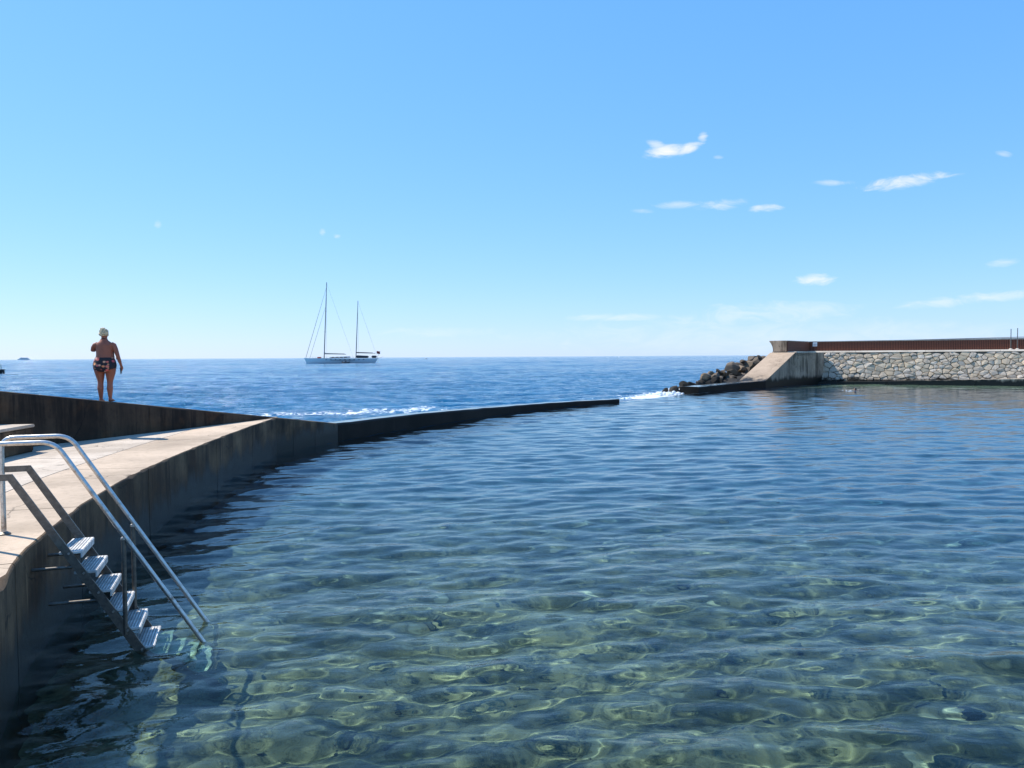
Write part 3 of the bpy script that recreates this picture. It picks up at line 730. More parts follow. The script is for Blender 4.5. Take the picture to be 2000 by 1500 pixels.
# brown slatted fence, two straight runs
fz = TOPZ + .1
P0f = E1 + wdn * .10; P1f = Vector(wp(-2.2, FB + BAT + 1.0)); P2f = Vector(wp(30, FB + BAT + 1.0))
fence = tag(empty('slatted_fence', (P0f.x, P0f.y, fz)), 'reddish brown fence of upright slats along the top of the pier', 'fence')
bm = bmesh.new(); bmesh.ops.create_cube(bm, size=1); 
for v in bm.verts: v.co = Vector((v.co.x * .088, v.co.y * .03, (v.co.z + .5) * .95 + .02))
slat_me = bpy.data.meshes.new('slat'); bm.to_mesh(slat_me); bm.free(); slat_me.materials.append(M['slat'])
for (pa, pb) in ((P0f, P1f), (P1f, P2f)):
    d = pb - pa; n = int(min(d.length, 21) / .14); dn = d.normalized(); az = math.atan2(dn.y, dn.x); back = Vector((-dn.y, dn.x))
    if back.y < 0: back = -back
    for k in range(n):
        o = bpy.data.objects.new('slat', slat_me); COL.objects.link(o); o.parent = fence; p = pa + dn * (.07 + k * .14) - P0f
        o.location = (p.x, p.y, random.uniform(-.006, .006)); o.rotation_euler = (random.uniform(-.01, .01), 0, az)
    L_ = d.length
    for nm, zc, hh, th, off, mt in (('backing_panel', .49, .94, .02, .05, M['slat_back']), ('top_rail', 1.005, .06, .12, .03, M['cope'])):
        bm = bmesh.new(); c = (pa + pb) / 2 - P0f + back * off; add_box(bm, (c.x, c.y, zc), (L_ + .12, th, hh), Matrix.Rotation(az, 3, 'Z')); bm_obj(nm, bm, mt, fence)
# wave wall crest behind the fence and its thin handrail
ww = tag(empty('wave_wall', (P1f.x, P1f.y, fz)), 'pale wave wall crest showing as a thin line above the brown fence', 'wall')
bm = bmesh.new()
d2 = WD; bk = -WN
pl = [(bk * .25), (P2f - P1f) + bk * .25, (P2f - P1f) + bk * 1.1, bk * 1.1]
add_prism(bm, [(p.x, p.y) for p in pl], -.05, [1.03, 1.16, 1.16, 1.03]); bm_obj('crest', bm, M['cope'], ww)
hr = tag(empty('pier_handrail', (P1f.x, P1f.y, fz)), 'thin dark handrail rising above the wave wall behind the fence', 'handrail')
bm = bmesh.new(); q0 = WD * 6 + bk * 1.3; q1 = WD * 30 + bk * 1.3
add_tube(bm, [(q0.x, q0.y, 1.02), (q1.x, q1.y, 1.36)], .028, 8); bm_obj('rail', bm, M['grey_metal'], hr)
for t in (7, 11, 15, 19, 23):
    q = WD * t + bk * 1.3; bm = bmesh.new(); add_tube(bm, [(q.x, q.y, -.05), (q.x, q.y, 1.02 + (t - 6) * .0142)], .024, 8); bm_obj('post', bm, M['grey_metal'], hr)
# small white notice on the fence
sg = P1f + WD * .55 + WN * .09
sign = tag(empty('notice_sign', (sg.x, sg.y, fz + .55)), 'small white notice panel fixed to the brown slatted fence', 'sign')
az = math.atan2(WD.y, WD.x)
bm = bmesh.new(); add_box(bm, (0, 0, .18), (.42, .02, .42), Matrix.Rotation(az, 3, 'Z')); bm_obj('panel', bm, M['white'], sign)
for k, zz in enumerate((.08, .15, .22)):
    bm = bmesh.new(); c = WN * .014; add_box(bm, (c.x, c.y, zz), (.30, .006, .025), Matrix.Rotation(az, 3, 'Z')); bm_obj('print_line', bm, M['grey_metal'], sign)
# two poles
for px, top, lab in ((1973, 642, 'slim shorter metal pole on the pier coping in front of the brown fence'), (1987, 640.5, 'slim taller metal pole on the pier coping in front of the brown fence')):
    tt = [t / 10 for t in range(100, 260)]; best = min(tt, key=lambda t: abs(1000 + FPX * (wp(t, FB + BAT + .3)[0] / wp(t, FB + BAT + .3)[1]) - px))
    p = wp(best, FB + BAT + .3); h = (690.2 - top) / FPX * p[1] + CAM_H - (TOPZ + .15)
    o = tag(empty('pole', (p[0], p[1], TOPZ + .15)), lab, 'pole')
    bm = bmesh.new(); add_tube(bm, [(0, 0, 0), (0, 0, h * .45)], .05, 10); bm_obj('lower_tube', bm, M['steel_dull'], o)
    bm = bmesh.new(); add_tube(bm, [(0, 0, h * .45), (0, 0, h - .08), (.0, 0, h)], .036, 10); bm_obj('upper_tube', bm, M['grey_metal'], o)
    bm = bmesh.new(); add_tube(bm, [(0, 0, 0), (0, 0, .03), (0, 0, .09)], [.17, .17, .07], 12); bm_obj('base_foot', bm, M['cope'], o)

# ------------------------------------------------------------------ boulders at the pier head
def boulder_mesh(seed, r=1.0, sub=3, amp=.32):
    bm = bmesh.new(); bmesh.ops.create_icosphere(bm, subdivisions=sub, radius=1.0); rs = random.Random(seed); off = Vector((seed * 3.1, seed * 1.7, seed * .9))
    cuts = [(Vector((rs.gauss(0, 1), rs.gauss(0, 1), rs.gauss(0, 1))).normalized(), rs.uniform(.42, .82)) for _ in range(15)]
    for v in bm.verts:
        d = v.co.normalized(); h = 1 + amp * mnoise.noise(d * 1.3 + off) + .12 * mnoise.noise(d * 3.5 + off)
        p = d * h
        for n, c in cuts:
            e = p.dot(n) - c
            if e > 0: p -= n * e * .97
        v.co = p * r
    me = bpy.data.meshes.new('boulder'); bm.to_mesh(me); bm.free(); me.shade_smooth(); me.set_sharp_from_angle(angle=R(17)); return me
bmeshes = [boulder_mesh(i + 1) for i in range(9)]
for i, me in enumerate(bmeshes): me.materials.append(M['rock'])
wetm = [me.copy() for me in bmeshes[:4]]
for me in wetm: me.materials.clear(); me.materials.append(M['rock_wet'])
# (picture x, y of the centre, radius in picture units, wet)
ROCKS = [(1315, 764, 13, 1), (1300, 766, 8, 1), (1336, 752, 10, 1), (1352, 752, 11, 1), (1347, 762, 9, 1), (1366, 757, 10, 1), (1376, 740, 12, 0), (1390, 745, 13, 1), (1398, 736, 12, 0), (1384, 752, 11, 1),
         (1406, 748, 12, 0), (1412, 731, 13, 0), (1420, 741, 14, 0), (1428, 728, 12, 0), (1436, 735, 14, 0), (1445, 722, 13, 0), (1453, 730, 14, 0), (1432, 745, 12, 1), (1448, 741, 12, 0), (1462, 718, 14, 0),
         (1470, 726, 13, 0), (1457, 710, 12, 0), (1473, 708, 13, 0), (1483, 714, 13, 0), (1488, 704, 11, 0), (1470, 702, 10, 0), (1440, 713, 12, 0), (1425, 718, 11, 0), (1478, 735, 12, 0), (1462, 740, 11, 0), (1405, 728, 9, 0), (1490, 722, 12, 0),
         (1327, 760, 7, 1), (1358, 764, 7, 1), (1371, 748, 8, 1), (1381, 733, 8, 0), (1395, 753, 8, 1), (1417, 750, 8, 1), (1434, 719, 8, 0), (1450, 706, 8, 0), (1465, 733, 8, 0), (1443, 748, 8, 0), (1481, 700, 8, 0), (1410, 739, 8, 1), (1427, 735, 7, 1), (1389, 729, 6, 0), (1476, 720, 7, 1)]
def rock_depth(px, py):
    base = 58.5 + (px - 1295) * .105
    return base + max(0, (752 - py)) * .10
rows = []
for i, (px, py, rp, wet) in enumerate(ROCKS):
    y = rock_depth(px, py); p = at_y(px, py, y); rad = rp / FPX * y * random.uniform(1.05, 1.35)
    me = wetm[i % 4] if wet else bmeshes[i % 9]
    o = bpy.data.objects.new('boulder', me); COL.objects.link(o); o.location = p; o.scale = (rad * random.uniform(.9, 1.3), rad * random.uniform(.9, 1.2), rad * random.uniform(.7, .95)); o.rotation_euler = (random.uniform(-.5, .5), random.uniform(-.5, .5), random.uniform(0, 6.28))
    rows.append((px, py, rad, wet, o))
SPECIAL = {(1315, 764): 'wet black boulder lying farthest out from the pile with foam washing over it', (1470, 702): 'brown boulder at the very top of the pile by the pale wave wall end',
           (1488, 704): 'brown boulder wedged against the upper end of the concrete ramp', (1376, 740): 'rounded brown boulder standing on the seaward shoulder of the pile',
           (1366, 757): 'wet black boulder touching the end of the short low black wall', (1462, 740): 'brown boulder resting against the foot of the concrete ramp'}
for px, py, rad, wet, o in rows:
    size = 'large' if rad > .80 else ('medium-sized' if rad > .58 else 'small')
    zone = 'low in the pile' if py > 738 else ('halfway up the pile' if py > 718 else 'high in the pile')
    if (px, py) in SPECIAL: tag(o, SPECIAL[(px, py)], 'boulder', 'boulders piled beside the buttress')
    elif wet: tag(o, f'{size} wet black boulder {"at the foamy waterline" if px < 1375 else "among the dry brown ones"} of the rock pile', 'boulder', 'boulders piled beside the buttress')
    else: tag(o, f'{size} dry brown boulder {zone} beside the sloping concrete buttress', 'boulder', 'boulders piled beside the buttress')
# rubble mound the boulders lie on
bm = bmesh.new(); bmesh.ops.create_grid(bm, x_segments=24, y_segments=16, size=1)
for v in bm.verts:
    s, l = (v.co.x + 1) / 2, v.co.y
    cpt = Vector((13.0, 60.5)).lerp(Vector((26.5, 82)), s); dirn = Vector((13.5, 21.5)).normalized(); side = Vector((-dirn.y, dirn.x)); w = 1.5 + 3.2 * s
    p = cpt + side * l * w - Vector((-.0, 0)); v.co = Vector((p.x, p.y, (1 - l * l) * (.1 + 1.9 * s) - .55 + .3 * mnoise.noise(Vector((p.x * .7, p.y * .7, 2)))))
tag(bm_obj('rubble_mound', bm, M['rock_wet'], None, None), 'dark rubble core under the boulders beside the buttress', 'rocks', kind='stuff')
# breaking foam round the wet boulders
fr_ = random.Random(21)
for i, (px, py, w, h, n) in enumerate(((1300, 769, 24, 4, 150), (1332, 764, 20, 8, 220), (1368, 753, 12, 9, 130))):
    y = rock_depth(px, py) - .6; c0 = on_z(px, py, 0.0)
    bm = bmesh.new()
    for k in range(n):
        r_ = fr_.uniform(.03, .10); gx, gz = fr_.gauss(0, .5), abs(fr_.gauss(0, .42))
        m4 = Matrix.Translation((gx * w / FPX * y, fr_.gauss(0, .5), gz * h / FPX * y)) @ Matrix.Diagonal((r_ * fr_.uniform(1, 2.2), r_, r_ * fr_.uniform(.5, 1), 1))
        bmesh.ops.create_icosphere(bm, subdivisions=1, radius=1, matrix=m4)
    o = bm_obj('wave_splash', bm, M['foam'], None, True); o.location = (c0.x, c0.y, -.05)
    tag(o, ['low white foam washing over the outermost wet boulder', 'white splash breaking between the wet boulders', 'white splash against the end of the low black wall'][i], 'splash', kind='stuff')

# ------------------------------------------------------------------ ladder into the pool
LU = Vector((math.cos(.326), math.sin(.326), 0)); LV = Vector((-LU.y, LU.x, 0)); LP = Vector((-3.127, 7.641, 0)); TAN = 1.632; LW = .627
lad = tag(empty('pool_ladder', (-4.9, 7.1, DECK)), 'stainless steel ladder with twin handrails going from the deck into the water', 'ladder')
LO = lad.location
ZH, ZS, DS = 2.07, 1.784, .528
def lp(off, run, z): return LP + LV * off + LU * run + Vector((0, 0, z)) - LO
for off in (0, LW):
    topr = -(ZH / TAN)
    path = [lp(off, topr - .60, DECK), lp(off, topr - .60, ZH), lp(off, topr, ZH), lp(off, .0, 0.0), lp(off, .10, -.16), lp(off, .10, -.75)]
    bm = bmesh.new(); add_tube(bm, round_path(path, .12, 6), .0235, 12); receiver(bm_obj('handrail', bm, M['steel'], lad, R(60)))
    bm = bmesh.new(); add_tube(bm, [lp(off, topr - .60, DECK), lp(off, topr - .60, DECK + .012), lp(off, topr - .60, DECK + .03)], [.06, .06, .03], 14); bm_obj('foot_plate', bm, M['steel_dull'], lad, R(40))
    # stringer: flat plate, level at the top then raking down into the water
    ts = -(DS + ZS / TAN); hgt = .105; th = .022
    pth = [(topr - .60 + .0, ZS), (ts, ZS), (-(DS + -1.12 / TAN), -1.12)]
    dr_ = Vector((1, -TAN)).normalized(); nrm = Vector((-dr_.y * -1, dr_.x * -1))
    lo = [(pth[0][0], ZS - .06), (ts - .035, ZS - .06), (pth[2][0] - hgt * .86, -1.12 - hgt * .52)]
    bm = bmesh.new(); ra, rb = [], []
    for side, arr in ((-th / 2, ra), (th / 2, rb)):
        for (u_, z_) in pth + lo[::-1]: arr.append(bm.verts.new(lp(off + side, u_, z_)))
    n = len(ra)
    for arr, rev in ((ra, False), (rb, True)):
        q1 = [arr[0], arr[1], arr[4], arr[5]]; q2 = [arr[1], arr[2], arr[3], arr[4]]
        bm.faces.new(q1 if not rev else q1[::-1]); bm.faces.new(q2 if not rev else q2[::-1])
    for i in range(n): bm.faces.new((ra[i], ra[(i + 1) % n], rb[(i + 1) % n], rb[i]))
    receiver(bm_obj('stringer', bm, M['steel_dull'], lad))
    # upright strut from stringer to handrail
    su = -.70; zst = -(su + DS) * TAN; zhr = -su * TAN
    bm = bmesh.new(); add_tube(bm, [lp(off, su, zst - .12), lp(off, su, zhr - .05)], .021, 10); o = bm_obj('strut', bm, M['steel_dull'], lad, R(60))
    bm = bmesh.new(); add_tube(bm, [lp(off, su, zhr - .05), lp(off, su, zhr - .03)], .026, 10); bm_obj('strut_cap', bm, M['steel'], lad, R(60))
for k in range(10):
    z = 1.0 - .2 * k; run = -(DS + z / TAN)
    bm = bmesh.new()
    rotz = Matrix.Rotation(.326, 3, 'Z')
    add_box(bm, lp(LW / 2, run - .02, z), (.20, LW - .03, .028), rotz)
    bmesh.ops.bevel(bm, geom=list(bm.edges), offset=.006, segments=2, affect='EDGES')
    o = receiver(bm_obj('tread', bm, M['tread'] if z > -.1 else M['tread_weedy'], lad))
    for g_ in range(6 if z > -.1 else 0):
        bm = bmesh.new(); add_box(bm, lp(LW / 2, run - .09 + g_ * .027, z + .0155), (.009, LW - .07, .005), rotz); receiver(bm_obj('grip_strip', bm, M['grip'], o))
    for off in (-.016, LW + .016):
        bm = bmesh.new(); c_ = lp(off, run - .03, z); add_tube(bm, [c_ - LV * .006, c_ + LV * .006], .011, 8); receiver(bm_obj('bolt', bm, M['steel'], lad))
    if z < -.1: o['label'] = 'submerged tread stained green with algae'
    bm = bmesh.new(); add_box(bm, lp(LW / 2, run + .072, z - .032), (.012, LW - .03, .045), rotz); receiver(bm_obj('tread_nosing', bm, M['tread'] if z > -.1 else M['tread_weedy'], o)); 
    ch = COL.objects[-1] if False else None
for z in (.86, .52):
    for off in (.02, LW - .02):
        run = -(DS + z / TAN) - .09; bm = bmesh.new(); a_ = lp(off, run, z); b_ = a_ - LU * .42
        add_tube(bm, [a_, b_], .016, 8); receiver(bm_obj('wall_bracket', bm, M['steel_dull'], lad, R(60)))
# nosings were parented to treads whose origin is the ladder's: keep their place
for o in list(lad.children):
    for c in o.children: c.location = (0, 0, 0)

# ------------------------------------------------------------------ stones lying on the pool bed
def bed_z(x, y):
    r_ = math.hypot(x, y); return -(1.15 + 1.5 * float(sstep(8, 34, np.array(r_))))
srs = random.Random(9)
for (px, py, s) in ((1785, 1462, 26), (1890, 1482, 24), (1480, 1180, 16), (1270, 1330, 18), (1665, 1145, 16), (840, 1290, 20), (1560, 1350, 22), (1040, 1420, 20), (700, 1380, 18), (1750, 1300, 18), (1330, 1215, 16), (960, 1195, 14)):
    p = on_z(px, py, -.9); d = math.hypot(p.x, p.y); r_ = s / FPX * d * .7
    o = bpy.data.objects.new('submerged_stone', bmeshes[srs.randrange(9)].copy()); o.data.materials.clear(); o.data.materials.append(M['bedstone']); COL.objects.link(o); receiver(o)
    o.location = (p.x, p.y, bed_z(p.x, p.y) + r_ * .35); o.scale = (r_ * srs.uniform(.9, 1.5), r_, r_ * .6); o.rotation_euler = (0, 0, srs.uniform(0, 6))
    tag(o, ('larger' if s > 19 else 'smaller') + ' dark stone lying on the pool bed under the clear water', 'stone', 'stones lying on the pool bed')
bm = bmesh.new(); vs_base = bmesh.new(); bmesh.ops.create_icosphere(vs_base, subdivisions=1, radius=1); bv = [v.co.copy() for v in vs_base.verts]; bf = [[v.index for v in f.verts] for f in vs_base.faces]; vs_base.free()
co, fc = [], []
for k in range(900):
    r_ = 4.5 * math.exp(srs.random() * math.log(22 / 4.5)); a_ = srs.uniform(R(-45), R(42)); x_, y_ = r_ * math.sin(a_), r_ * math.cos(a_)
    s_ = srs.uniform(.012, .045) * (1.8 if srs.random() < .06 else 1); b0 = len(co); sc_ = (s_ * srs.uniform(.8, 1.5), s_, s_ * .6)
    z_ = bed_z(x_, y_) + srs.uniform(-.02, .05)
    co += [(x_ + v.x * sc_[0] * srs.uniform(.8, 1.15), y_ + v.y * sc_[1] * srs.uniform(.8, 1.15), z_ + v.z * sc_[2]) for v in bv]; fc += [[b0 + i for i in f] for f in bf]
bm.free(); me = bpy.data.meshes.new('pebbles'); me.from_pydata(co, [], fc); me.shade_smooth()
receiver(tag(link('pebbles', me, M['bedstone']), 'scattered small pebbles covering the pool bed', 'pebbles', kind='stuff'))

# ------------------------------------------------------------------ the person on the sea wall
def evaluated(o):
    dg = bpy.context.evaluated_depsgraph_get(); return bpy.data.meshes.new_from_object(o.evaluated_get(dg))
pp, pt = stn(SW, S1 + .955); pn = Vector((-pt.y, pt.x)); pp = pp + pn * .30
person = tag(empty('person', (pp.x, pp.y, wall_top(S1 + .955) - .004), R(8)), 'person with pale blonde hair in a floral swimsuit standing on the sloping parapet wall', 'person')
bm = bmesh.new()
def loft(bm, rings, seg=20):
    rr_ = []
    for (x, y, z, rx, ry) in rings: rr_.append([bm.verts.new((x + rx * math.cos(2 * math.pi * k / seg), y + ry * math.sin(2 * math.pi * k / seg), z)) for k in range(seg)])
    for a_, b_ in zip(rr_[:-1], rr_[1:]):
        for k in range(seg): bm.faces.new((a_[k], a_[(k + 1) % seg], b_[(k + 1) % seg], b_[k]))
    bm.faces.new(rr_[0][::-1]); bm.faces.new(rr_[-1])
# torso (faces +Y, towards the sea)
loft(bm, [(0, 0, .66, .13, .10), (0, -.005, .74, .215, .145), (0, -.01, .82, .24, .165), (0, -.005, .90, .225, .155), (0, .005, .98, .195, .14), (0, .01, 1.06, .183, .135), (0, .01, 1.15, .182, .13), (0, .01, 1.22, .185, .125), (0, .005, 1.28, .19, .115), (0, 0, 1.325, .165, .095), (0, 0, 1.36, .12, .08), (0, .0, 1.395, .07, .066), (0, .01, 1.47, .055, .058)])
# buttocks, bust
for (x, y, z, rx, ry, rz) in ((-.09, -.085, .77, .115, .10, .115), (.09, -.085, .77, .115, .10, .115), (-.09, .10, 1.17, .085, .075, .085), (.09, .10, 1.17, .085, .075, .085), (0, .09, .95, .15, .08, .12)):
    bmesh.ops.create_uvsphere(bm, u_segments=16, v_segments=10, radius=1, matrix=Matrix.Translation((x, y, z)) @ Matrix.Diagonal((rx, ry, rz, 1)))
# legs
for sx in (-1, 1):
    loft(bm, [(sx * .098, 0, .035, .036, .045), (sx * .098, -.005, .09, .036, .042), (sx * .099, -.012, .20, .052, .056), (sx * .10, -.02, .31, .066, .07), (sx * .10, -.008, .40, .058, .062), (sx * .10, 0, .46, .062, .066), (sx * .105, 0, .55, .082, .088), (sx * .112, 0, .64, .103, .108), (sx * .117, -.01, .73, .117, .125), (sx * .11, -.01, .80, .11, .12)])
    add_tube(bm, [(sx * .098, -.05, .035), (sx * .10, .0, .045), (sx * .108, .10, .03), (sx * .112, .16, .02)], [.032, .042, .036, .018], 10)
    for t_ in range(5): add_tube(bm, [(sx * (.085 + t_ * .013), .145, .02), (sx * (.085 + t_ * .014), .178 - abs(t_ - 1) * .006, .014)], [.012, .009], 6)
# head
bmesh.ops.create_uvsphere(bm, u_segments=20, v_segments=14, radius=1, matrix=Matrix.Translation((-.005, .02, 1.525)) @ Matrix.Diagonal((.074, .09, .102, 1)))
add_tube(bm, [(-.005, .105, 1.535), (-.005, .125, 1.515), (-.005, .118, 1.505)], [.008, .016, .013], 8)
add_tube(bm, [(-.03, .098, 1.478), (-.005, .106, 1.478), (.02, .098, 1.478)], [.005, .009, .005], 6)
for sx in (-1, 1): bmesh.ops.create_uvsphere(bm, u_segments=8, v_segments=6, radius=1, matrix=Matrix.Translation((-.005 + sx * .074, .015, 1.52)) @ Matrix.Diagonal((.010, .02, .03, 1)))
# right arm hanging a little away from the body
add_tube(bm, [(.145, 0, 1.30), (.195, 0, 1.275), (.235, -.01, 1.19), (.275, -.015, 1.07), (.285, -.015, 1.03), (.31, .0, .93), (.335, .02, .83), (.34, .025, .80)], [.06, .062, .056, .046, .043, .040, .028, .027], 12)
add_tube(bm, [(.34, .025, .81), (.345, .03, .77), (.348, .035, .735)], [.026, .038, .034], 10, squash=[(1, 1), (.55, 1), (.5, 1)])
for t_ in range(4): add_tube(bm, [(.349, .010 + t_ * .018, .74), (.350, .014 + t_ * .018, .705), (.335, .02 + t_ * .017, .685 + abs(t_ - 1.5) * .004)], [.0095, .009, .008], 6)
add_tube(bm, [(.342, .055, .775), (.336, .075, .745), (.328, .068, .715)], [.011, .010, .008], 6)
# left arm raised, hand at the face
add_tube(bm, [(-.145, 0, 1.30), (-.20, .01, 1.275), (-.245, .035, 1.225), (-.278, .075, 1.165), (-.27, .11, 1.165), (-.21, .155, 1.25), (-.14, .175, 1.37), (-.115, .17, 1.41)], [.06, .062, .056, .047, .045, .042, .030, .028], 12)
add_tube(bm, [(-.115, .17, 1.405), (-.10, .16, 1.445), (-.09, .145, 1.475)], [.027, .038, .033], 10, squash=[(1, 1), (1, .55), (1, .5)])
for t_ in range(4): add_tube(bm, [(-.115 + t_ * .017, .148, 1.47), (-.112 + t_ * .017, .135, 1.505), (-.105 + t_ * .016, .118, 1.525 - abs(t_ - 1.5) * .005)], [.0095, .009, .008], 6)
add_tube(bm, [(-.075, .16, 1.44), (-.055, .145, 1.465), (-.045, .13, 1.48)], [.011, .010, .008], 6)
body = bm_obj('body', bm, M['skin'], person)
rm = body.modifiers.new('r', 'REMESH'); rm.mode = 'VOXEL'; rm.voxel_size = .0085
sm = body.modifiers.new('s', 'SMOOTH'); sm.iterations = 7; sm.factor = .5
me = evaluated(body); body.modifiers.clear(); body.data = me; me.shade_smooth()
if not me.materials: me.materials.append(M['skin'])
# swimsuit: the body's own surface lifted off the skin
bm = bmesh.new(); bm.from_mesh(me); bm.normal_update()
def in_suit(c, nrm):
    ax = abs(c.x)
    if ax > .262 or c.z > 1.27: return False
    leg = .685 + max(0, ax - .05) * .42
    if c.z < leg: return False
    if c.z < 1.0 - .0 * ax: return True
    # open back, covered front
    return c.y > .02 and c.z < 1.24 and ax < .2
dele = [f for f in bm.faces if not in_suit(f.calc_center_median(), f.normal)]
bmesh.ops.delete(bm, geom=dele, context='FACES')
for v in bm.verts: v.co += v.normal * .007
for f in bm.faces: f.material_index = 0
su_me = bpy.data.meshes.new('swimsuit'); bm.to_mesh(su_me); bm.free(); su_me.materials.clear(); su_me.materials.append(M['suit'])
so_ = link('swimsuit', su_me, None, person, True); md = so_.modifiers.new('t', 'SOLIDIFY'); md.thickness = .006; md.offset = 1
bm = bmesh.new()
for sx in (-1, 1): add_tube(bm, [(sx * .10, .10, 1.235), (sx * .085, .085, 1.31), (sx * .06, .03, 1.40), (sx * .03, -.055, 1.425), (0, -.062, 1.43)], .008, 6)
bm_obj('halter_strap', bm, M['suit'], person, True)
# hair: short and full, lifted at the back
bm = bmesh.new(); bmesh.ops.create_icosphere(bm, subdivisions=5, radius=1)
for v in bm.verts:
    d = v.co.normalized(); h = 1 + .22 * mnoise.noise(d * 2.6 + Vector((4, 2, 1))) + .13 * mnoise.noise(Vector((d.x * 13, d.y * 13, d.z * 6)))
    p = Vector((d.x * .094 * h, d.y * .104 * h, d.z * .108 * h))
    if d.y > .45 and d.z < .35: p *= .78            # face stays free
    if d.z < -.55: p *= .72
    v.co = p + Vector((-.005, .002, 1.545))
bm_obj('hair', bm, M['hair'], person, True)
bm = bmesh.new(); bmesh.ops.create_icosphere(bm, subdivisions=3, radius=1)
for v in bm.verts:
    d = v.co.normalized(); v.co = d * (.05 * (1 + .5 * mnoise.noise(d * 3.5))) + Vector((-.02, -.02, 1.625))
bm_obj('hair_knot', bm, M['hair'], person, True)
# dark phone in the hanging hand: a thing of its own
ph = tag(empty('phone', (0, 0, 0)), 'small dark phone held in the lowered hand of the person on the wall', 'phone')
bm = bmesh.new(); add_box(bm, (0, 0, 0), (.012, .072, .145)); bmesh.ops.bevel(bm, geom=list(bm.edges), offset=.004, segments=2, affect='EDGES'); bm_obj('case', bm, M['black'], ph)
bm = bmesh.new(); add_box(bm, (-.0072, 0, 0), (.001, .062, .13)); bm_obj('screen', bm, M['glass_dark'], ph)
mw = Matrix.Translation(person.location) @ Matrix.Rotation(R(8), 4, 'Z'); ph.location = mw @ Vector((.326, .035, .70)); ph.rotation_euler = (R(15), 0, R(8))

# ------------------------------------------------------------------ swimmer
sp_ = on_z(1671, 764, 0)
sw = tag(empty('person', (sp_.x, sp_.y, 0), R(100)), 'person swimming in the pool near the stone wall with only the head showing', 'person')
bm = bmesh.new()
bmesh.ops.create_uvsphere(bm, u_segments=18, v_segments=12, radius=1, matrix=Matrix.Translation((0, .05, .13)) @ Matrix.Diagonal((.078, .095, .12, 1)))
add_tube(bm, [(0, 0, .08), (0, -.05, -.04), (0, -.15, -.10)], [.06, .065, .1], 12)
add_tube(bm, [(-.17, -.15, -.09), (0, -.18, -.09), (.17, -.15, -.09)], [.075, .12, .075], 12)
add_tube(bm, [(0, -.15, -.11), (0, -.5, -.18), (0, -.75, -.24)], [.15, .13, .14], 14)
for sx in (-1, 1):
    add_tube(bm, [(sx * .08, -.7, -.25), (sx * .1, -1.1, -.34), (sx * .12, -1.5, -.42)], [.085, .06, .035], 10)
    add_tube(bm, [(sx * .18, -.15, -.08), (sx * .32, .02, -.05), (sx * .26, .28, -.03)], [.05, .042, .03], 10)
    add_tube(bm, [(sx * .26, .27, -.03), (sx * .25, .36, -.03)], [.03, .035], 8, squash=[(1, 1), (1.1, .5)])
    for t_ in range(5): add_tube(bm, [(sx * (.225 + t_ * .013), .35, -.03), (sx * (.222 + t_ * .014), .43 - abs(t_ - 2) * .012, -.035)], .009, 6)
add_tube(bm, [(0, .14, .14), (0, .16, .115), (0, .145, .10)], [.008, .016, .012], 8)
bo = bm_obj('body', bm, M['skin2'], sw); rm = bo.modifiers.new('r', 'REMESH'); rm.mode = 'VOXEL'; rm.voxel_size = .012; me = evaluated(bo); bo.modifiers.clear(); bo.data = me; me.shade_smooth()
if not me.materials: me.materials.append(M['skin2'])
bm = bmesh.new(); bmesh.ops.create_icosphere(bm, subdivisions=4, radius=1)
for v in bm.verts:
    d = v.co.normalized(); k = .72 if (d.y > .4 and d.z < .45) else 1.0; v.co = Vector((d.x * .092 * k, d.y * .108 * k + .03, d.z * .118 * (k if d.z > -.5 else .7) + .155))
bm_obj('hair', bm, M['hair2'], sw, True)
bm = bmesh.new(); fr2 = random.Random(3)
for k in range(26): bmesh.ops.create_icosphere(bm, subdivisions=1, radius=1, matrix=Matrix.Translation((fr2.gauss(-.35, .22), fr2.gauss(0, .18), abs(fr2.gauss(.0, .03)))) @ Matrix.Diagonal((fr2.uniform(.03, .09), .04, fr2.uniform(.01, .025), 1)))
o = bm_obj('swim_wake', bm, M['foam'], None, True); o.location = sp_; tag(o, 'small white wake on the water beside the swimmer', 'wake', kind='stuff')

# ------------------------------------------------------------------ ketch at anchor
YD = 408.0
yc = at_y(666, 708.5, YD); S = YD / FPX      # metres for one picture unit there
ket = tag(empty('sailing_yacht', (yc.x, yc.y, -.15), R(2)), 'long white two-masted sailing yacht at anchor with bare masts', 'yacht')
def hull_mesh(bm, L, B, free_b, free_s, draft=1.2, n=26, seg=9):
    rows = []
    for i in range(n + 1):
        t = i / n; x = (t - .5) * L
        hb = B / 2 * (min(1, (t / .42)) ** .62 if t < .42 else 1 - .42 * ((t - .42) / .58) ** 2.2)
        sheer = free_b + (free_s - free_b) * t - .35 * math.sin(math.pi * t) * .6
        row = []
        for k in range(seg + 1):
            a_ = k / seg
            zz = -draft * (1 - a_) ** 1.5 * (1 - .5 * abs(t - .5)) + sheer * a_ ** 1.0 if a_ > 0 else -draft * .7
            wd_ = hb * (a_ ** .45)
            xo = -(1 - a_) * -1.6 * max(0, 1 - t / .16) - (1 - a_) * 1.5 * max(0, (t - .9) / .1) * 1.4
            row.append((x + xo, wd_, zz))
        rows.append(row)
    vs = [[(bm.verts.new((x, -y, z)), bm.verts.new((x, y, z))) for (x, y, z) in row] for row in rows]
    for a_, b_ in zip(vs[:-1], vs[1:]):
        for k in range(seg):
            bm.faces.new((a_[k][0], b_[k][0], b_[k + 1][0], a_[k + 1][0])); bm.faces.new((a_[k][1], a_[k + 1][1], b_[k + 1][1], b_[k][1]))
        bm.faces.new((a_[seg][0], b_[seg][0], b_[seg][1], a_[seg][1]))
    bm.faces.new([p[0] for p in vs[-1]] + [p[1] for p in vs[-1][::-1]])
    bmesh.ops.remove_doubles(bm, verts=bm.verts, dist=.001)
    return rows
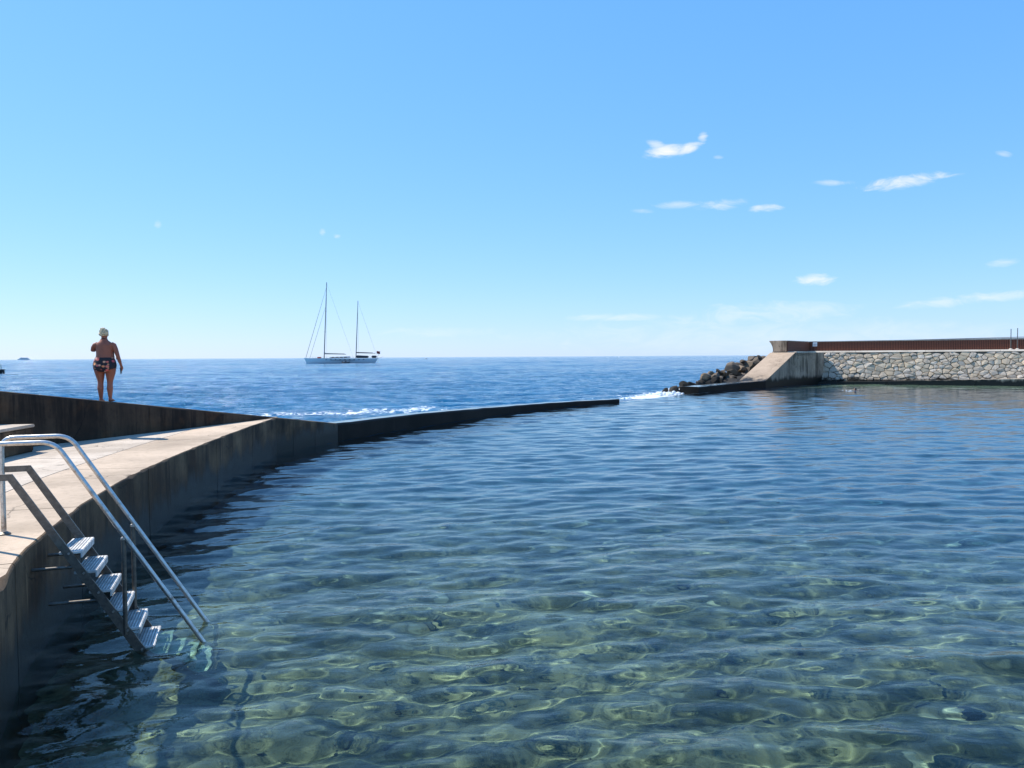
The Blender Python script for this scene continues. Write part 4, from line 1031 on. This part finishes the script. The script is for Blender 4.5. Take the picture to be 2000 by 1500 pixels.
bm = bmesh.new(); LH = 143 * S; hull_mesh(bm, LH, 7.2, 2.9, 2.5); bm_obj('hull', bm, M['white'], ket, R(35))
def kx(px): return (px - 666) * S
bm = bmesh.new(); add_prism(bm, [(kx(595), 0), (kx(615), -1.9), (kx(650), -3.3), (kx(700), -3.3), (kx(735), -2.2), (kx(735), 2.2), (kx(700), 3.3), (kx(650), 3.3), (kx(615), 1.9)], 2.68, 2.76); bm_obj('deck', bm, M['teak'], ket)
bm = bmesh.new()
for s_ in (-1, 1): add_box(bm, (kx(672), s_ * 3.5, 1.62), (46 * S, .12, .10))
bm_obj('hull_stripe', bm, M['dark'], ket)
for k in range(9):
    bm = bmesh.new(); add_box(bm, (kx(640 + k * 9), -3.52, 1.95), (.75, .12, .28)); bm_obj('porthole', bm, M['glass_dark'], ket)
bm = bmesh.new(); add_prism(bm, [(kx(645), -1.7), (kx(683), -2.0), (kx(683), 2.0), (kx(645), 1.7)], 2.77, [3.25, 3.75, 3.75, 3.25]); bmesh.ops.bevel(bm, geom=list(bm.edges), offset=.12, segments=2, affect='EDGES'); ca_ = bm_obj('cabin', bm, M['white'], ket)
for k in range(4):
    bm = bmesh.new(); add_box(bm, (kx(652 + k * 8), -1.98, 3.22), (1.5, .14, .3)); bm_obj('cabin_window', bm, M['glass_dark'], ca_)
bm = bmesh.new(); add_prism(bm, [(kx(697), -2.1), (kx(719), -2.1), (kx(719), 2.1), (kx(697), 2.1)], 2.77, [4.2, 3.9, 3.9, 4.2]); bmesh.ops.bevel(bm, geom=list(bm.edges), offset=.25, segments=2, affect='EDGES'); bm_obj('cockpit_cover', bm, M['dark'], ket)
bm = bmesh.new(); add_prism(bm, [(kx(726), -1.6), (kx(735), -1.6), (kx(735), 1.6), (kx(726), 1.6)], 2.77, 4.0); bmesh.ops.bevel(bm, geom=list(bm.edges), offset=.3, segments=2, affect='EDGES'); bm_obj('stern_cover', bm, M['dark'], ket)
bm = bmesh.new(); add_box(bm, (kx(624), 0, 3.1), (2.3, 1.2, .7)); bmesh.ops.bevel(bm, geom=list(bm.edges), offset=.28, segments=3, affect='EDGES'); bm_obj('orange_bundle', bm, M['orange'], ket)
def spar(name, a_, b_, r0_, r1_, mat, par=ket):
    bm = bmesh.new(); add_tube(bm, [a_, tuple((Vector(a_) + Vector(b_)) / 2), b_], [r0_, (r0_ + r1_) / 2 + .02, r1_], 8); return bm_obj(name, bm, mat, par, R(60))
def kz(py): return (708.5 - py) * S
mm = spar('main_mast', (kx(633.5), 0, 2.6), (kx(640.5), 0, kz(551)), .27, .17, M['grey_metal'])
mz = spar('mizzen_mast', (kx(695), 0, 2.6), (kx(700.5), 0, kz(587)), .22, .14, M['grey_metal'])
for f_, w_ in ((.35, 2.6), (.62, 2.0), (.83, 1.3)):
    a_ = Vector((kx(633.5), 0, 2.6)).lerp(Vector((kx(640.5), 0, kz(551))), f_); spar('spreader', (a_.x, -w_, a_.z), (a_.x, w_, a_.z), .06, .06, M['grey_metal'], mm)
    a_ = Vector((kx(695), 0, 2.6)).lerp(Vector((kx(700.5), 0, kz(587))), f_); spar('spreader', (a_.x, -w_ * .7, a_.z), (a_.x, w_ * .7, a_.z), .05, .05, M['grey_metal'], mz)
bo1 = spar('main_boom', (kx(634.5), 0, kz(690)), (kx(676), 0, kz(691)), .17, .14, M['grey_metal']); spar('furled_sail', (kx(635), 0, kz(688.8)), (kx(673), 0, kz(689.9)), .30, .16, M['sail'], bo1)
bo2 = spar('mizzen_boom', (kx(695.5), 0, kz(688.3)), (kx(733), 0, kz(689.3)), .15, .12, M['dark']); spar('furled_sail', (kx(696), 0, kz(687.6)), (kx(728), 0, kz(688.5)), .24, .13, M['dark'], bo2)
spar('forestay', (kx(598), 0, 2.9), (kx(639.5), 0, kz(562)), .11, .05, M['grey_metal']); spar('forestay', (kx(606), 0, 2.9), (kx(637), 0, kz(600)), .07, .045, M['grey_metal'])
for s_ in (-1, 1):
    spar('shroud', (kx(636), s_ * 3.2, 2.7), (kx(640), s_ * .1, kz(556)), .022, .022, M['grey_metal']); spar('shroud', (kx(698), s_ * 2.9, 2.7), (kx(700), s_ * .1, kz(592)), .022, .022, M['grey_metal'])
spar('backstay', (kx(690), 0, 3.0), (kx(640.5), 0, kz(553)), .02, .02, M['grey_metal']); spar('backstay', (kx(737), 0, 2.7), (kx(700.5), 0, kz(589)), .02, .02, M['grey_metal'])
fs = spar('flag_staff', (kx(736), 0, 2.6), (kx(743), 0, kz(684)), .05, .04, M['teak'])
bm = bmesh.new(); nX, nZ = 10, 5; gv = [[bm.verts.new((kx(735.5) + i * .18, .1 * math.sin(i * 1.1), kz(690) + j * .28 - i * .03)) for i in range(nX + 1)] for j in range(nZ + 1)]
for j in range(nZ):
    for i in range(nX): bm.faces.new((gv[j][i], gv[j][i + 1], gv[j + 1][i + 1], gv[j + 1][i]))
fo = bm_obj('flag', bm, M['flag_red'], fs, True); fo.modifiers.new('t', 'SOLIDIFY').thickness = .02
spar('davit', (kx(737), 0, 2.4), (kx(748), 0, kz(696)), .06, .05, M['grey_metal'])
for k in range(24):
    px = 602 + k * 5.6; hb = 3.35 if 640 < px < 712 else 2.3
    bm = bmesh.new(); add_tube(bm, [(kx(px), -hb, 2.6), (kx(px), -hb, 3.45)], .03, 6); bm_obj('stanchion', bm, M['grey_metal'], ket)
bm = bmesh.new(); add_tube(bm, [(kx(602), -2.3, 3.45), (kx(638), -2.4, 3.4), (kx(642), -3.3, 3.4), (kx(710), -3.35, 3.35), (kx(732), -2.3, 3.35)], .022, 6); bm_obj('guard_rail', bm, M['grey_metal'], ket)
# tender lying alongside
td = tag(empty('tender', (yc.x + kx(679), yc.y - 4.9, -.05), R(2)), 'small dark tender lying alongside the white sailing yacht', 'boat')
bm = bmesh.new()
for s_ in (-1, 1): add_tube(bm, round_path([(-1.9, s_ * .7, .3), (1.2, s_ * .7, .32), (2.2, 0, .55)], .5, 5), .26, 10)
bm_obj('tube', bm, M['dark'], td, True)
bm = bmesh.new(); add_box(bm, (0, 0, .2), (3.4, 1.3, .12)); bm_obj('floor', bm, M['grey_metal'], td)
bm = bmesh.new(); add_box(bm, (-1.8, 0, .75), (.4, .4, .8)); bmesh.ops.bevel(bm, geom=list(bm.edges), offset=.08, segments=2, affect='EDGES'); bm_obj('outboard_motor', bm, M['black'], td)
bm = bmesh.new(); add_box(bm, (.1, 0, .75), (.5, .6, .9)); bmesh.ops.bevel(bm, geom=list(bm.edges), offset=.08, segments=2, affect='EDGES'); bm_obj('console', bm, M['dark'], td)

# ------------------------------------------------------------------ other craft
fe = at_y(46, 702.2, 5200.0); fy = tag(empty('ferry', (fe.x, fe.y, 0)), 'distant white ferry on the horizon', 'ship')
bm = bmesh.new(); add_prism(bm, [(-42, 0), (-30, -7), (38, -7), (38, 7), (-30, 7)], 0, 7.0); bm_obj('hull', bm, M['white'], fy)
bm = bmesh.new(); add_prism(bm, [(-24, -6), (32, -6), (32, 6), (-24, 6)], 7.0, 12.5); sp2 = bm_obj('superstructure', bm, M['white'], fy)
bm = bmesh.new(); add_box(bm, (4, -6.1, 11.0), (54, .3, 1.6)); bm_obj('window_band', bm, M['glass_dark'], sp2)
bm = bmesh.new(); add_prism(bm, [(-20, -6), (28, -6), (28, 6), (-20, 6)], 12.52, 14.5); bm_obj('upper_deck', bm, M['grey_metal'], fy)
bm = bmesh.new(); add_tube(bm, [(-14, 0, 14.5), (-14, 0, 20)], .8, 8); bm_obj('mast', bm, M['grey_metal'], fy)
# dark boat at the left with a float behind it
c0 = on_z(5, 730, 0); bt = tag(empty('moored_boat', (c0.x, c0.y, -.1)), 'small dark moored boat with a short pole at its stern', 'boat')
bm = bmesh.new(); hull_mesh(bm, 6.0, 2.1, 1.25, 1.0, .5, 16, 7)
for v in bm.verts: v.co.x -= 2.7
bm_obj('hull', bm, M['dark'], bt, R(35))
bm = bmesh.new(); add_tube(bm, [(-.25, 0, .8), (-.25, 0, 1.95)], .05, 8); bm_obj('pole', bm, M['dark'], bt)
bm = bmesh.new(); add_prism(bm, [(-4.2, -.7), (-.9, -.8), (-.9, .8), (-4.2, .7)], .95, [1.5, 1.35, 1.35, 1.5]); bmesh.ops.bevel(bm, geom=list(bm.edges), offset=.1, segments=2, affect='EDGES'); bm_obj('cover', bm, M['sail'], bt)
bm = bmesh.new(); add_box(bm, (.22, 0, .35), (.35, .35, 1.0)); bmesh.ops.bevel(bm, geom=list(bm.edges), offset=.07, segments=2, affect='EDGES'); bm_obj('outboard_motor', bm, M['black'], bt)
c1 = on_z(21, 733, 0); fl = tag(empty('floating_board', (c1.x, c1.y, .05), R(4)), 'flat white floating board beside the dark moored boat', 'float')
bm = bmesh.new(); add_prism(bm, [(-1.25, -.3), (-.9, -.45), (.7, -.45), (1.3, 0), (.7, .45), (-.9, .45), (-1.25, .3)], 0, .2); bmesh.ops.bevel(bm, geom=list(bm.edges), offset=.04, segments=2, affect='EDGES'); bm_obj('board', bm, M['white'], fl)
bm = bmesh.new(); add_box(bm, (-.1, 0, .203), (1.2, .5, .01)); bm_obj('deck_pad', bm, M['grey_metal'], fl)
for (px, dist, lab) in ((1208, 1500, 'tiny white motorboat on the open sea near the rocks'), (832, 1100, 'tiny white motorboat on the open sea behind the yacht')):
    q = at_y(px, 698, dist); b_ = tag(empty('motorboat', (q.x, q.y, 0), R(20)), lab, 'boat')
    bm = bmesh.new(); hull_mesh(bm, 5.0, 1.9, .9, .7, .4, 14, 6); bm_obj('hull', bm, M['white'], b_, R(35))
    bm = bmesh.new(); add_prism(bm, [(-.6, -.6), (1.0, -.6), (1.0, .6), (-.6, .6)], .6, [1.1, 1.6, 1.6, 1.1]); bm_obj('cabin', bm, M['white'], b_)
